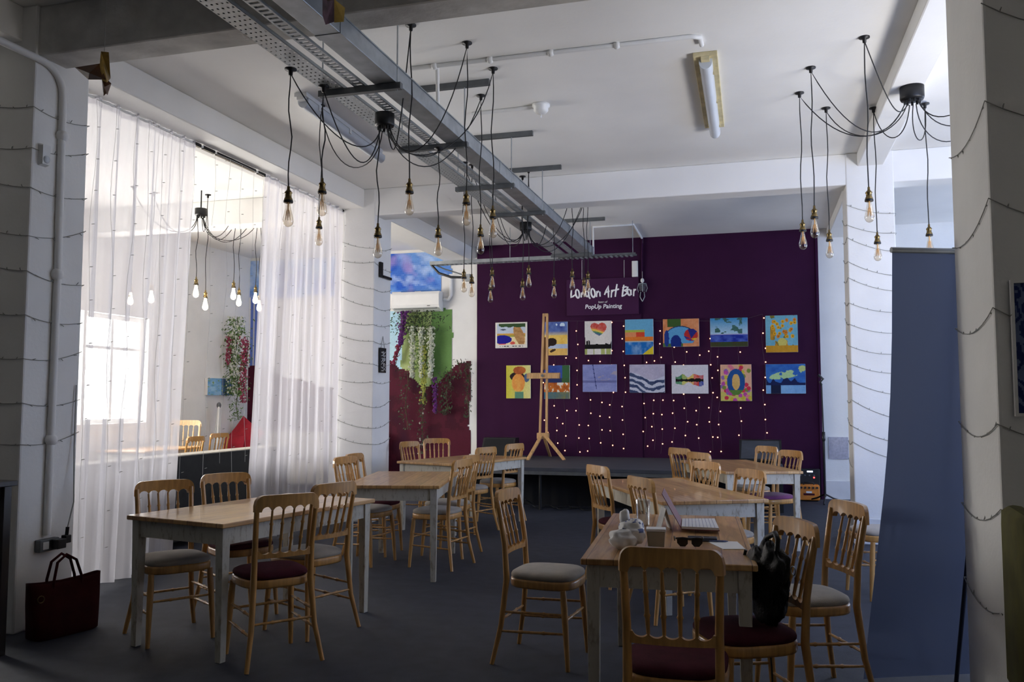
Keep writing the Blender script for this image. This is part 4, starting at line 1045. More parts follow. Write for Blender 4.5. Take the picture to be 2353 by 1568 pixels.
# stage monitors
def monitor(label, px0, px1, pyb, Y, h, tilt, face='stage_deck'):
    a, b_ = Yp(px0, pyb, Y), Yp(px1, pyb, Y)
    t = thing('stage_monitor', label, 'speaker', ((a.x+b_.x)/2, Y, SZ), 0); w = (b_.x-a.x)/2
    pr_ = [(0, 0), (-.02, .04), (.16, h), (.34, h), (.40, .12), (.40, 0)]
    MB().prism(pr_, lambda p: (-w, p[0], p[1]), lambda p: (w, p[0], p[1])).build('cabinet', 'black_plastic', t, bevel=.008)
    n = Vector((0, -(h-.04), .18)).normalized()
    gv = [Vector((x, y, z))+n*.004*k for k in (0, 1) for x, y, z in ((-w*.92, -.008, .06), (w*.92, -.008, .06), (w*.88, .15, h-.015), (-w*.88, .15, h-.015))]
    MB().hull8(gv).build('grille', face, t)
    return t
monitor('dark wedge stage monitor at the right end of the stage', 1699, 1797, 1062, 12.2, .31, 0)
monitor('black wedge stage monitor at the left end of the stage behind the far left table', 1104, 1178, 1048, 12.1, .30, 0, 'black_cloth')

# amplifier with device on top, mic stand
a, b_ = Zp(1838, 1147, 0), Zp(1884, 1147, 0); Y = 12.62
a, b_ = Yp(1836, 1140, Y), Yp(1884, 1140, Y); w = (b_.x-a.x)/2
am = thing('amplifier', 'small orange guitar amplifier on the floor at the right of the stage', 'amplifier', ((a.x+b_.x)/2, Y, 0))
hh = Yp(1860, 1111, Y).z
MB().box((-w, 0, .015), (w, .2, hh-.03)).build('cabinet', 'orange_vinyl', am, bevel=.012)
MB().box((-w*.55, -.006, .085), (w*.5, 0, hh-.14)).build('grille', 'burgundy_fabric', am)
MB().box((-w*.3, -.012, hh*.46), (w*.25, -.006, hh*.56)).build('badge', 'white_print', am)
kb = []
MB().box((-w*.95, -.004, hh-.085), (w*.95, .01, hh-.035)).build('control_panel', 'orange_vinyl', am)
for i in range(5): MB().tube([(-w*.75+w*.375*i, -.03, hh-.06), (-w*.75+w*.375*i, -.004, hh-.06)], .014, 8).build('knob', 'black_plastic', am)
MB().tube([(-.07, .1, hh-.03), (-.06, .1, hh+.0), (.06, .1, hh+.0), (.07, .1, hh-.03)], .01, 6).build('handle', 'black_plastic', am)
for x in (-w*.8, w*.8):
    for y in (.03, .17): MB().tube([(x, y, 0), (x, y, .016)], .012, 8).build('foot', 'black_plastic', am)
mx_ = thing('sound_mixer', 'black powered mixer with blue and red lights behind the orange amplifier', 'mixer', ((a.x+b_.x)/2+.02, Y+.24, 0))
hz = Yp(1860, 1078, Y+.24).z
MB().box((-.16, 0, .0), (.14, .09, hz)).build('case', 'black_plastic', mx_, bevel=.01)
p = Yp(1861, 1084, Y+.24); ox = mx_.location.x
MB().box((p.x-ox-.038, -.006, p.z-.01), (p.x-ox+.038, 0, p.z+.008)).build('display', 'standby_blue', mx_)
p = Yp(1870.5, 1098, Y+.24); MB().blob((p.x-ox, -.003, p.z), (.012, .008, .012), 8, 6).build('standby_light', 'standby_red', mx_)
for i in range(4): MB().tube([(-.12+.06*i, -.018, hz-.09), (-.12+.06*i, 0, hz-.09)], .011, 8).build('knob', 'dull_steel', mx_)
p0 = Yp(1896, 1140, 12.5); p0.z = 0
ms_ = thing('microphone_stand', 'black microphone stand on the floor at the right end of the purple wall', 'microphone stand', p0)
tz = Yp(1893, 885, 12.5).z
MB().tube([(0, 0, .08), (0, 0, tz*.56)], .016, 8).build('lower_pole', 'black_metal', ms_)
MB().tube([(0, 0, tz*.55), (-.01, 0, tz)], .010, 8).build('upper_pole', 'black_metal', ms_)
MB().lathe([(0, tz*.60), (.02, tz*.60), (.024, tz*.55), (.024, tz*.53), (.016, tz*.52)], n=10).build('clutch', 'black_plastic', ms_)
for k in range(3):
    a_ = 2*PI*k/3+.4; MB().tube([(0, 0, .12), (.12*math.cos(a_), .12*math.sin(a_), .06), (.28*math.cos(a_), .28*math.sin(a_), .012)], .011, 6).build('leg', 'black_metal', ms_)
MB().tube([(-.01, 0, tz), (-.03, -.01, tz+.04), (.01, -.02, tz+.08), (-.05, -.02, tz+.14)], .017, 8).build('boom_clamp', 'black_plastic', ms_)

# ================================================================== CANVASES
def ell(u, v, cu, cv, ru, rv, rot=0):
    du, dv = u-cu, v-cv; c_, s_ = math.cos(rot), math.sin(rot)
    return ((du*c_+dv*s_)/ru)**2+((-du*s_+dv*c_)/rv)**2 < 1
W_ = rgb('#ddd8d0')
def art_beach(u, v):
    if u < .05 or u > .95 or v < .13 or v > .95:
        if .05 < v < .09 and .1 < u < .88 and vn(u*40, 3) > .5: return rgb('#333333')
        return W_
    if v > .80+.08*vn(u*9, 2)-.05*u and u > .1: return rgb('#37512f')
    if ell(u, v, .75, .5, .15, .42, .25): return mixc(rgb('#8a5a2e'), rgb('#caa06a'), fbm(u*9, v*14))
    if ell(u, v, .25, .72, .09, .03): return rgb('#4d5566')
    if ell(u, v, .22, .33, .30, .17): return rgb('#1b1788')
    if ell(u, v, .22, .17, .12, .06) or ell(u, v, .55, .19, .08, .06): return rgb('#d2564a')
    if .44 < v < .56: return mixc(rgb('#8d9a3f'), rgb('#d99a45'), (v-.44)*8)
    return rgb('#bcc7d6') if v > .5 else rgb('#e4d3a0')
def art_dusk(u, v):
    n = fbm(u*5, v*5)
    if ell(u, v, .38, .40, .20, .12) or ell(u, v, .22, .33, .10, .09): return rgb('#2b1c18')
    if ell(u, v, .42, .14, .12, .04, .3): return rgb('#3b2a1c')
    if v < .20: return mixc(rgb('#c79a4a'), rgb('#e0b96a'), n)
    if v < .34: return mixc(rgb('#93a8c9'), rgb('#b9c3d4'), n)
    if v < .60: return mixc(rgb('#d8a53a'), rgb('#e6cd72'), n)
    c_ = mixc(rgb('#26377f'), rgb('#6d86bd'), n*1.3-.1)
    if v > .86 and (ell(u, v, .8, .9, .1, .07) or ell(u, v, .57, .92, .04, .03)): return rgb('#c4d6e4')
    return mixc(rgb('#cbb989'), c_, (v-.58)*7)
def art_heart(u, v):
    x, y = (u-.53)/.34+.25*(v-.7), (v-.69)/.235
    y2 = y-.12
    if (x*x+y2*y2-.55)**3-x*x*y2**3*1.1 < 0:
        k = y+.45*x*.9+.15*x*x
        for lim, c_ in ((.33, '#c0392b'), (.14, '#d8622a'), (.04, '#e2c14a'), (-.12, '#d9b53b'), (-.30, '#2f7a4a'), (-9, '#274f7c')):
            if k > lim: return mixc(rgb(c_), W_, .15*vn(u*20, v*20))
    sky = .20+.16*vn(u*14, 7)+(.18 if u < .2 and vn(u*30, 1) > .4 else 0)+.12*max(0, u-.65)*2
    if .19 < v < sky or (.17 < v < .3): return rgb('#12110f')
    if v < .2 and vn(u*18, 3) > .62: return rgb('#a9b06a')
    return W_
def art_bands(u, v):
    if v > .70: return rgb('#66a7c8')
    if v > .64: return rgb('#a7b24a') if u < .7 else rgb('#66a7c8')
    if v > .50: return rgb('#d0472b') if .4 < u < .7 else (rgb('#d8895a') if u < .7 else rgb('#66a7c8'))
    if v > .38: return rgb('#db7a2c')
    if v > .35: return rgb('#a9b4b4')
    if u-.62 > (v-.0)*1.6: return rgb('#d8c22c')
    return mixc(rgb('#1668b0'), rgb('#8fb3d4'), max(0, fbm(u*6, v*6)-.45)*1.6)
def art_ball(u, v):
    if ell(u, v, .78, .42, .19, .22):
        k = (math.atan2(v-.28, u-.78)/PI)
        return rgb(('#b32a2a', '#2a2f86', '#b32a2a', '#d9b62f', '#b8322c', '#252a78')[int((k+1)*3.8) % 6])
    if ell(u, v, .36, .14, .15, .28): return rgb('#142a78')
    if ell(u, v, .10, .3, .07, .3): return rgb('#1c3a86')
    if ell(u, v, .48, .35, .42, .40) and v > .12: return rgb('#2c3f5c') if not ell(u, v, .48, .33, .405, .385) else rgb('#5a9cc8')
    if v < .14 and u < .55: return rgb('#4a6a3a')
    if .12 < u < .5 and v > .72: return rgb('#3c5a26')
    return mixc(rgb('#c96f33'), rgb('#e0a074'), fbm(u*8, v*8))
def art_lake(u, v):
    n = fbm(u*6, v*9)
    if v < .17: return mixc(rgb('#4a3a22'), rgb('#2f4a2a'), n)
    if v < .42: return mixc(rgb('#1a2a8c'), rgb('#5a74c4'), max(0, n*1.8-.6)*(1-(v-.17)))
    if v < .45: return rgb('#a8a6c8')
    c_ = mixc(rgb('#2a86b8'), rgb('#a9c8d8'), 1-(v-.45)*1.8)
    if n > .48 and .12 < u < .85: return mixc(rgb('#2f5a4c'), rgb('#4a6f6a'), vn(u*12, v*20))
    return c_
def art_dots(u, v):
    if v < .19: return mixc(rgb('#b9831f'), rgb('#c9962c'), fbm(u*6, v*3))
    for i in range(22):
        cu, cv = .2+.72*_tab[i][3], .42+.5*_tab[i][9]
        if ell(u, v, cu, cv, .055, .05): return rgb('#8a5a18') if ell(u, v, cu, cv, .02, .018) else (rgb('#d9a21f') if i % 3 else rgb('#cf7a26'))
    if ell(u, v, .52, .27, .14, .12): return rgb('#c9bd62')
    if fbm(u*5, v*5) > .58 and .15 < u < .9: return mixc(rgb('#cf8f26'), rgb('#50602a'), vn(u*15, v*15))
    return mixc(rgb('#5a9bb0'), rgb('#7fb4c2'), fbm(u*4, v*4))
def art_warm(u, v):
    n = fbm(u*6, v*6)
    if ell(u, v, .55, .85, .26, .12): return mixc(rgb('#8a3a22'), rgb('#cf7a3a'), n)
    if v < .2 and .36 < u < .72: return rgb('#5a8a72')
    if ell(u, v, .5, .47, .27, .28): return mixc(rgb('#d9803a'), rgb('#e2b25c'), n*1.4-.2)
    if ell(u, v, .45, .66, .30, .14): return rgb('#2a1c20')
    if ell(u, v, .84, .62, .12, .13): return rgb('#4a5f80')
    return mixc(rgb('#c4bd3a'), rgb('#d6d08a'), u)
def art_square(u, v):
    n = fbm(u*9, v*9)
    if v > .62: return mixc(rgb('#24337c'), rgb('#3f5aa4'), n) if u < .72 else rgb('#37603a')
    if v > .48: return rgb('#26305c') if u < .7 else rgb('#3a5a34')
    if v > .2:
        if n > .6: return rgb('#d6cfc0')
        return mixc(rgb('#8a3c1a'), rgb('#cf7a2c'), n*1.5-.2)
    return mixc(rgb('#2f6278'), rgb('#7a7a4a'), u*n*1.6)
def art_mist(u, v):
    if abs(u-(.30+.10*(1-v)*1.2)) < .012 and v > .1: return rgb('#3c4478')
    n = fbm(u*4, v*8)
    if .34 < v < .42: return rgb('#6d70a2')
    if v >= .42 and u > .4 and n > .5 and v < .75: return mixc(rgb('#9a9ac4'), rgb('#b8a49a'), n)
    return mixc(rgb('#7d84bc'), rgb('#969ccb'), n)
def art_waves(u, v):
    n = fbm(u*5, v*5)
    y = .50+.10*math.sin(u*6+1)-.1*u
    if v > y+.12: return mixc(rgb('#a7a2bc'), rgb('#c6bfd0'), n)
    k = math.sin((v-y)*30+n*5+u*3)
    return rgb('#c5c8d6') if k > .1 else mixc(rgb('#27345c'), rgb('#4a5878'), n)
def art_splash(u, v):
    if .1 < u < .88:
        d = abs(v-.46)
        if d < .03+.05*vn(u*22, 3)*(1 if v > .46 else .5): return rgb('#14120f')
        top = .06+.24*vn(u*6.5+1, 2 if v > .46 else 8)
        if d < top*(1 if v > .46 else .8):
            for lim, a_, b_ in ((.28, '#2f7a4a', '#3f8a5a'), (.42, '#8fa83a', '#c9c45a'), (.6, '#d9b53b', '#e0a23a'), (.75, '#d2452f', '#c9302f'), (2, '#b83a4a', '#2a3f9a')):
                if u < lim: return mixc(rgb(a_ if v > .46 else b_), W_, .25*vn(u*15, v*15))
    return rgb('#d3d0d6')
def art_flowers(u, v):
    if ell(u, v, .5, .52, .29, .36):
        if v < .30: return rgb('#5a8038')
        if ell(u, v, .5, .52, .13, .22): return mixc(rgb('#c9a04a'), rgb('#e0b878'), fbm(u*5, v*5))
        return rgb('#1f4f8c')
    for i in range(46):
        cu, cv = _tab[i][20], _tab[i][31]
        if ell(u, v, cu, cv, .07, .055): return rgb(('#c9304a', '#d9788a', '#c9b83a', '#b84a9a', '#7a8a3a', '#8a6aa8')[i % 6])
    return rgb('#d9a888') if v > .25 else rgb('#c9bd62')
def art_blue(u, v):
    n = fbm(u*5, v*5)
    if v < .28: return mixc(rgb('#5f92c4'), rgb('#86b2d8'), n) if not .13 < u < .37 else rgb('#141b38')
    b_ = vn(u*11, 4)
    if v < .36+.25*b_*b_*(1.6 if u < .35 or .85 < u < .93 else 1): return rgb('#16204c')
    if ell(u, v, .5, .64, .42, .13, .25) and n > .42: return rgb('#a9c890')
    if ell(u, v, .92, .85, .09, .1): return rgb('#b8c47a')
    return mixc(rgb('#1f4f9c'), rgb('#3f78bc'), n)
CANV = [
 ('travel-poster style canvas of a blue bay, white border, top left of the purple wall', 1138, 741, 1211, 800, art_beach),
 ('canvas of a blue dusk sky over yellow sand, behind the easel mast', 1246, 740, 1304, 817, art_dusk),
 ('canvas of a rainbow heart balloon over a black skyline', 1344, 738, 1405, 815, art_heart),
 ('canvas of flat blue and orange bands with a yellow corner', 1437, 734, 1501, 815, art_bands),
 ('orange canvas with green, blue curves and a red and yellow ball', 1524, 733, 1606, 797, art_ball),
 ('blue and teal lake canvas with dark green patches, top row', 1633, 731, 1718, 797, art_lake),
 ('turquoise canvas with yellow dots and an ochre base, top right', 1761, 725, 1833, 810, art_dots),
 ('yellow canvas with orange oval shape, bottom left beside the easel tray', 1163, 840, 1219, 916, art_warm),
 ('dark blue and orange dotted canvas behind the easel tray', 1250, 840, 1309, 917, art_square),
 ('misty lilac canvas with a dark slanting line', 1339, 838, 1417, 901, art_mist),
 ('navy and white wavy canvas with a lilac sky', 1447, 838, 1527, 903, art_waves),
 ('white canvas with a rainbow watercolour splash around a black band', 1544, 839, 1627, 905, art_splash),
 ('pink and yellow floral canvas with a blue oval', 1657, 838, 1727, 922, art_flowers),
 ('deep blue canvas with dark blocks and pale swoosh, bottom right', 1761, 837, 1851, 905, art_blue)]
for lab, x0, y0, x1, y1, fn in CANV:
    Yc = 12.925; p = Yp(x0, y1, Yc); q = Yp(x1, y0, Yc); qm = Yp((x0+x1)/2, y0, Yc); pm = Yp((x0+x1)/2, y1, Yc)
    w, h = q.x-p.x, qm.z-pm.z
    t = thing('canvas', lab, 'painting', (pm.x, Yc+.018, pm.z), 0, 'canvases on the purple wall')
    MB().box((-w/2, -.017, 0), (w/2, .016, h)).build('stretched_canvas', 'paper', t, bevel=.003)
    painted('painting', -w/2+.001, w/2-.001, .001, h-.001, -.0185, fn, 56, 60, t)
# ------------------------------------------------------------------ sign with brush lettering
YS = 12.90
p0, p1 = Yp(1302, 722, YS), Yp(1468, 722, YS); zt = Yp(1385, 640, YS).z; zb = Yp(1385, 724, YS).z
sg_ = thing('sign', 'purple hanging sign with white brush lettering London Art Bar', 'sign', ((p0.x+p1.x)/2, YS, zb))
ox, oz = sg_.location.x, zb
MB().box((p0.x-ox, .0, 0), (p1.x-ox, .02, zt-zb)).build('board', 'sign_paint', sg_, bevel=.002)
def s2w(cx, cy): q = Yp(1290+cx/11.2, 590+cy/11.2, YS-.006); return Vector((q.x-ox, -.004, q.z-oz))
def el(cx, cy, rx, ry, n=18, slant=.0): return [(cx+rx*math.cos(a)-slant*ry*math.sin(a), cy-ry*math.sin(a)) for a in [2*PI*i/n+1.2 for i in range(n+1)]]
LETTERS = [('L', [[(258, 865), (250, 960), (248, 1052), (300, 1025), (352, 985)]]), ('o', [el(415, 955, 46, 108, slant=.12)]), ('n', [[(508, 1052), (520, 925)], [(516, 965), (560, 915), (590, 960), (600, 1035)]]),
 ('d', [el(660, 955, 42, 72, slant=.1), [(706, 820), (700, 960), (712, 1040), (742, 1085)]]), ('o', [el(815, 935, 50, 110, slant=.12)]), ('n', [[(905, 1040), (912, 885)], [(912, 940), (955, 885), (990, 910), (996, 1030)]]),
 ('A', [[(1108, 985), (1150, 880), (1205, 755), (1210, 900), (1212, 1055)], [(1135, 925), (1240, 885)]]), ('r', [[(1280, 1050), (1295, 855)], [(1290, 920), (1330, 868), (1352, 862)]]), ('t', [[(1432, 705), (1405, 860), (1385, 1035)], [(1360, 868), (1420, 850), (1485, 835)]]),
 ('B', [[(1608, 725), (1585, 870), (1565, 1022)], [(1570, 805), (1650, 775), (1712, 790), (1680, 845), (1605, 880), (1670, 890), (1690, 940), (1620, 995), (1550, 1022)]]), ('a', [el(1745, 915, 42, 76, slant=.12), [(1792, 850), (1788, 930), (1800, 990)]]), ('r', [[(1858, 1018), (1868, 830)], [(1866, 890), (1890, 850), (1925, 848)]])]
for ch_, strokes in LETTERS:
    mb = MB()
    for s_ in strokes:
        P = [s2w(*q) for q in s_]; n = len(P)
        mb.tube(P, [.0145*(1-.25*abs(2*i/(n-1)-1)**2) for i in range(n)], 8, flat=(1, 1))
    mb.v = [(x, -.003+(y+.004)*.12, z) for x, y, z in mb.v]
    mb.build('letter', 'white_print', sg_)
def text(body, size, cx, cy, mat_, parent, shear=.12):
    q = s2w(cx, cy); cu = bpy.data.curves.new('lettering', 'FONT'); cu.body = body; cu.size = size; cu.align_x = 'CENTER'; cu.extrude = .001; cu.shear = shear; cu.offset = .0015
    cu.materials.append(MATS[mat_]); tmp = bpy.data.objects.new('tmp', cu); C.objects.link(tmp); dg = bpy.context.evaluated_depsgraph_get(); me = bpy.data.meshes.new_from_object(tmp.evaluated_get(dg)); bpy.data.objects.remove(tmp)
    me.name = 'lettering'; o = bpy.data.objects.new('lettering', me); C.objects.link(o); o.parent = parent
    o.location = (q.x, -.004, q.z); o.rotation_euler = (PI/2, 0, 0); return o
text('PopUp Painting', .092, 1075, 1330, 'white_print', sg_)
text('home of', .040, 1062, 1188, 'wire_pale', sg_)
for px, pyb in ((1337, 643), (1434, 638)):
    a = Yp(px, pyb, YS); MB().tube([(a.x-ox, .01, zt-zb), (a.x-ox, .01, Yp(px, 598, YS).z-oz)], .004, 6).build('hanger_wire', 'wire_pale', sg_)
    MB().tube([(a.x-ox, .01, Yp(px, 598, YS).z-oz), (a.x-ox, .06, Yp(px, 598, YS).z-oz)], .004, 6).build('wall_hook', 'wire_pale', sg_)

# ================================================================== FAIRY LIGHTS
ME_LED = MB().blob((0, 0, 0), (.0095, .0095, .0095), 8, 6).mesh('led', 'fairy_led')
ME_BUD = MB().tube([(0, 0, 0), (0, -.004, .008), (.003, -.006, .017)], [.002, .003, .002], 5).mesh('led', 'wire_clear')
ME_BUDC = MB().tube([(0, 0, 0), (.005, .009, .002), (.008, .02, .004)], [.002, .003, .002], 5).mesh('led', 'wire_clear')
def led_curtain(label, strands, me_led, lead, org, wire='wire_clear', r=.0018, group=None, strand_mat=None):
    t = thing('fairy_light_curtain', label, 'fairy lights', org, 0, group)
    MB().tube(lead, r*1.6, 5).build('lead', wire, t, org=org)
    for path, leds in strands:
        s_ = MB().tube(path, r, 5).build('strand', wire, t, org=org)
        for q in leds: stamp(me_led, 'led', s_, Vector(q)-Vector(org))
    return t
rnd = random.Random(21)
px_str = [1253, 1276, 1297, 1327, 1353, 1378, 1404, 1433, 1480, 1500, 1517, 1545, 1572, 1602, 1631, 1650, 1697, 1752]
for half, lab in ((px_str[:9], 'warm fairy light curtain on the left half of the purple wall'), (px_str[9:], 'warm fairy light curtain on the right half of the purple wall')):
    S_ = []; Yf = 12.942; tops = []
    for i, px in enumerate(half):
        top = Yp(px, 738 if px != 1752 else 722, Yf); bot = Yp(px, rnd.uniform(1030, 1046), Yf); top.y = Yf
        n = 12; path = [Vector((top.x+.018*math.sin(k*1.3+i), Yf, top.z+(bot.z-top.z)*k/n)) for k in range(n+1)]; path[0] = Vector((top.x, Yf, top.z)); tops.append(path[0])
        leds = []; z = top.z-rnd.uniform(.02, .2)
        while z > bot.z-.02:
            leds.append((top.x+rnd.uniform(-.035, .035), Yf-.004, z)); z -= rnd.uniform(.185, .225)
        S_.append((path, leds))
    led_curtain(lab, S_, ME_LED, tops, tuple(tops[0]), wire='wire_dim', r=.0014)
# strings wound round the columns
def wound(label, key, turns, z_top, z_bot, step=.10, sag=.03, group='string lights wound round the columns', tilts=None):
    x0, x1, y0, y1 = COLS[key]; g_ = .006; x0 -= g_; x1 += g_; y0 -= g_; y1 += g_
    per = [(x0, y0), (x1, y0), (x1, y1), (x0, y1)]; org = (x1 if key in ('nl', 'fl') else x0, y0, z_top)
    t = thing('string_light', label, 'fairy lights', org, 0, group)
    rn = random.Random(len(label)); P = []; total = turns*4; prev = z_top
    zs = [z_top+(z_bot-z_top)*(i/total)+rn.uniform(-.05, .05) for i in range(total+1)]
    if tilts:
        for i in range(total+1): zs[i] += tilts[i % len(tilts)]
    for i in range(total):
        (ax, ay), (bx, by) = per[i % 4], per[(i+1) % 4]
        for k in range(8):
            f = k/8; P.append((ax+(bx-ax)*f, ay+(by-ay)*f, zs[i]+(zs[i+1]-zs[i])*f-sag*4*f*(1-f)))
    MB().tube(P, .0024, 5).build('wire', 'wire_clear', t, org=org)
    c_ = 0; vis = (0, 1) if key in ('nl', 'fl') else (3, 0)
    for i in range(total):
        if i % 4 not in vis: continue
        (ax, ay), (bx, by) = per[i % 4], per[(i+1) % 4]; Ln = math.hypot(bx-ax, by-ay); m_ = int(Ln/step)
        for k in range(m_):
            if c_ >= 98: break
            f = (k+.5)/m_+rn.uniform(-.03, .03); zz = zs[i]+(zs[i+1]-zs[i])*f-sag*4*f*(1-f)
            o = stamp(ME_BUD if i % 4 == 0 else ME_BUDC, 'led', t, (ax+(bx-ax)*f-org[0], ay+(by-ay)*f-org[1], zz-org[2]+rn.uniform(-.004, .004)))
            o.rotation_euler = (rn.uniform(-1.2, 1.2), 0 if i % 4 == 0 else 0, 0); c_ += 1
wound('clear string light wound round the near left column', 'nl', 9, 3.35, .95, tilts=(0, -.06, .06, .04))
wound('clear string light wound round the far left column', 'fl', 11, 3.3, .75, tilts=(0, -.05, .05, .05))
wound('clear string light wound round the near right column', 'nr', 6, 2.95, .55, tilts=(0, .05, 0, -.1), sag=.06)
wound('clear string light wound round the far right column', 'fr', 13, 3.35, .72, tilts=(0.03, -.06, 0, .05))

# ================================================================== SHEER CURTAINS
CXp = -4.68; RZ = 3.635
ro = thing('curtain_rod', 'thin white curtain rod under the left ceiling beam', 'curtain rod', (CXp, 4.66, RZ))
MB().tube([(0, 0, 0), (0, 4.36, 0)], .011, 8).build('rod', 'white_plastic', ro)
MB().blob((0, 4.37, 0), (.02, .02, .02), 10, 6).build('finial', 'black_metal', ro)
for y in (.05, 2.15, 4.2): MB().box((-.06, y-.01, -.01), (0, y+.01, .03)).build('bracket', 'black_metal' if y > 4 else 'white_plastic', ro)
for a, b_ in ((443, 460), (466, 492), (497, 526), (527, 586), (592, 608)):
    y0_, y1_ = Xp(a, 331+(a-443)*.43, CXp).y-4.66, Xp(b_, 331+(b_-443)*.43, CXp).y-4.66
    MB().box((-.014, y0_, -.018), (.014, y1_, .012)).build('tape', 'black_metal', ro)
def curtain(label, ya0, yb0, ya1, yb1, folds, seed, zb=.045):
    """ya0..yb0 along the rod at the top, ya1..yb1 at the hem"""
    rn = random.Random(seed); t = thing('sheer_curtain', label, 'curtain', (CXp, ya0, RZ), 0, 'sheer curtains'); n, m_ = folds*12, 16
    ph = [rn.uniform(-.5, .5) for _ in range(folds+2)]; am_ = [rn.uniform(.55, 1.25) for _ in range(folds+2)]
    g_ = []
    for j in range(m_+1):
        f = j/m_; z = RZ+.02+(zb-RZ-.02)*f; row = []
        for i in range(n+1):
            u = i/n; k = u*folds; ki = int(k); s_ = k-ki
            a = am_[ki]*(1-s_)+am_[ki+1]*s_; p_ = ph[ki]*(1-s_)+ph[ki+1]*s_
            y = (ya0+(yb0-ya0)*u)*(1-f)+(ya1+(yb1-ya1)*u)*f
            d = .045*a*math.sin(2*PI*(k+p_*.5+.06*math.sin(f*2.5+ki)))*(.45+.55*min(1, f*4))+.012*math.sin(k*17+3*f)
            row.append((d, y-ya0+.015*math.cos(2*PI*k)*a, z-RZ))
        g_.append(row)
    MB().sheet(g_).build('panel', 'voile', t)
    hd_ = [[(x, y, z) for x, y, z in ((q[0]*1.0+.002, q[1], dz) for q in g_[0])] for dz in (.022, -.05)]
    MB().sheet(hd_).build('heading', 'voile', t)
    return t
def ctop(px): 
    lo = Xp(px, 225+(px-210)*.431, CXp); return lo.y
curtain('left sheer white curtain hanging beside the near left column', 4.72, 6.26, 4.72, 6.05, 8, 5)
curtain('right sheer white curtain hanging beside the far left column', 7.38, 9.02, 7.16, 9.02, 9, 8)
# unlit fairy light curtain in front of the sheer curtains
Xf = CXp+.105; rnd = random.Random(31)
for (ya, yb, cnt, lab) in ((4.95, 6.2, 7, 'unlit fairy light curtain over the left sheer curtain'), (6.32, 7.3, 5, 'unlit fairy light strands hanging in the gap between the sheer curtains'), (7.42, 8.95, 7, 'unlit fairy light curtain over the right sheer curtain')):
    S_ = []; tops = []
    for i in range(cnt):
        y = ya+(yb-ya)*(i+.5)/cnt+rnd.uniform(-.04, .04); zb = .6+rnd.uniform(-.1, .3) if cnt == 5 else .55+rnd.uniform(-.25, .3)
        n = 20; dr = rnd.uniform(-.08, .04); path = [Vector((Xf+.01*math.sin(k*.9+i), y+dr*(k/n)+.012*math.sin(k*.7+i*2), 3.58+(zb-3.58)*k/n)) for k in range(n+1)]
        tops.append(path[0]); leds = []; z = 3.58-rnd.uniform(.1, .25)
        while z > zb:
            f = (3.58-z)/(3.58-zb); leds.append((Xf+.01, y+dr*f+.012*math.sin(f*14+i*2), z)); z -= rnd.uniform(.22, .34)
        S_.append((path, leds))
    led_curtain(lab, S_, ME_BUDC, tops, tuple(tops[0]), wire='wire_pale', r=.0012)

# ================================================================== SIDE ROOM BEHIND THE CURTAINS
# dark sofa seen from behind
sf = thing('sofa', 'dark charcoal sofa seen from behind through the gap in the curtains', 'sofa', (-5.42, 5.75, 0))
MB().box((-.12, 0, .06), (.12, 3.2, .865)).build('backrest', 'charcoal_fabric', sf, bevel=.012)
MB().box((-.123, -.0, .862), (.123, 3.2, .874)).build('top_trim', 'sofa_beige', sf, bevel=.004)
MB().box((-.85, .0, .10), (-.12, 3.2, .44)).build('seat', 'charcoal_fabric', sf, bevel=.03)
for y in (.1, 3.1):
    for x in (-.78, .02): MB().tube([(x, y, 0), (x, y, .1)], .025, 8).build('leg', 'dark_wood', sf)
# beige bench sofa by the far corner, with cushions
p0 = Yp(455, 1000, 12.3); 
bs = thing('corner_sofa', 'beige sofa along the back wall of the side room', 'sofa', (-8.45, 12.05, 0))
MB().box((0, 0, .08), (2.6, .85, .42)).build('seat', 'sofa_beige', bs, bevel=.04)
MB().box((0, .62, .42), (2.6, .86, .88)).build('backrest', 'sofa_beige', bs, bevel=.05)
MB().box((2.4, 0, .42), (2.6, .62, .62)).build('armrest', 'sofa_beige', bs, bevel=.04)
for x in (.1, 2.5): MB().tube([(x, .1, 0), (x, .1, .08)], .03, 8).build('leg', 'dark_wood', bs)
def cushion(label, px, py, Y, sx, sz, m, rot=0, tilt=-.25, roll=0):
    p = Yp(px, py, Y); t = thing('cushion', label, 'cushion', p, rot)
    mb = MB(); g = []
    for sgn in (1, -1):
        g = [[(sx*(2*i/12-1)*(1-.06*math.sin(PI*j/12)), sgn*.075*(math.sin(PI*i/12)*math.sin(PI*j/12))**.5, sz*(2*j/12-1)*(1-.06*math.sin(PI*i/12))) for i in range(13)] for j in range(13)]
        if sgn < 0: g = [list(reversed(r_)) for r_ in g]
        mb.sheet(g)
    o = mb.build('cover', m, t); o.rotation_euler = (tilt, roll, .0)
    return t
cushion('large red cushion leaning on the beige sofa under the corner wisteria', 562, 1003, 12.46, .25, .25, 'red_fabric', roll=.6)
cushion('small red cushion halfway along the beige sofa', 490, 1002, 12.50, .17, .17, 'red_fabric')
cushion('red cushion lying low at the beige sofa behind the right annex chair', 537, 1022, 12.34, .20, .17, 'red_fabric')
T7 = table('sunlit white table in the side room beyond the dark sofa', -8.0, 9.95, .75, 1.25, 2, group='side room furniture')
CO2 = [chair('wooden chair left of its neighbour at the sunlit side room table', -7.45, 10.2, 175, 'burgundy_fabric'),
       chair('wooden chair right of its neighbour at the sunlit side room table', *bt(508, 996), 165, 'beige_fabric')]
chair('pale tall chair by the side room window', -8.22, 10.98, -60, 'beige_fabric', wood='pale_beech', scale=1.22)
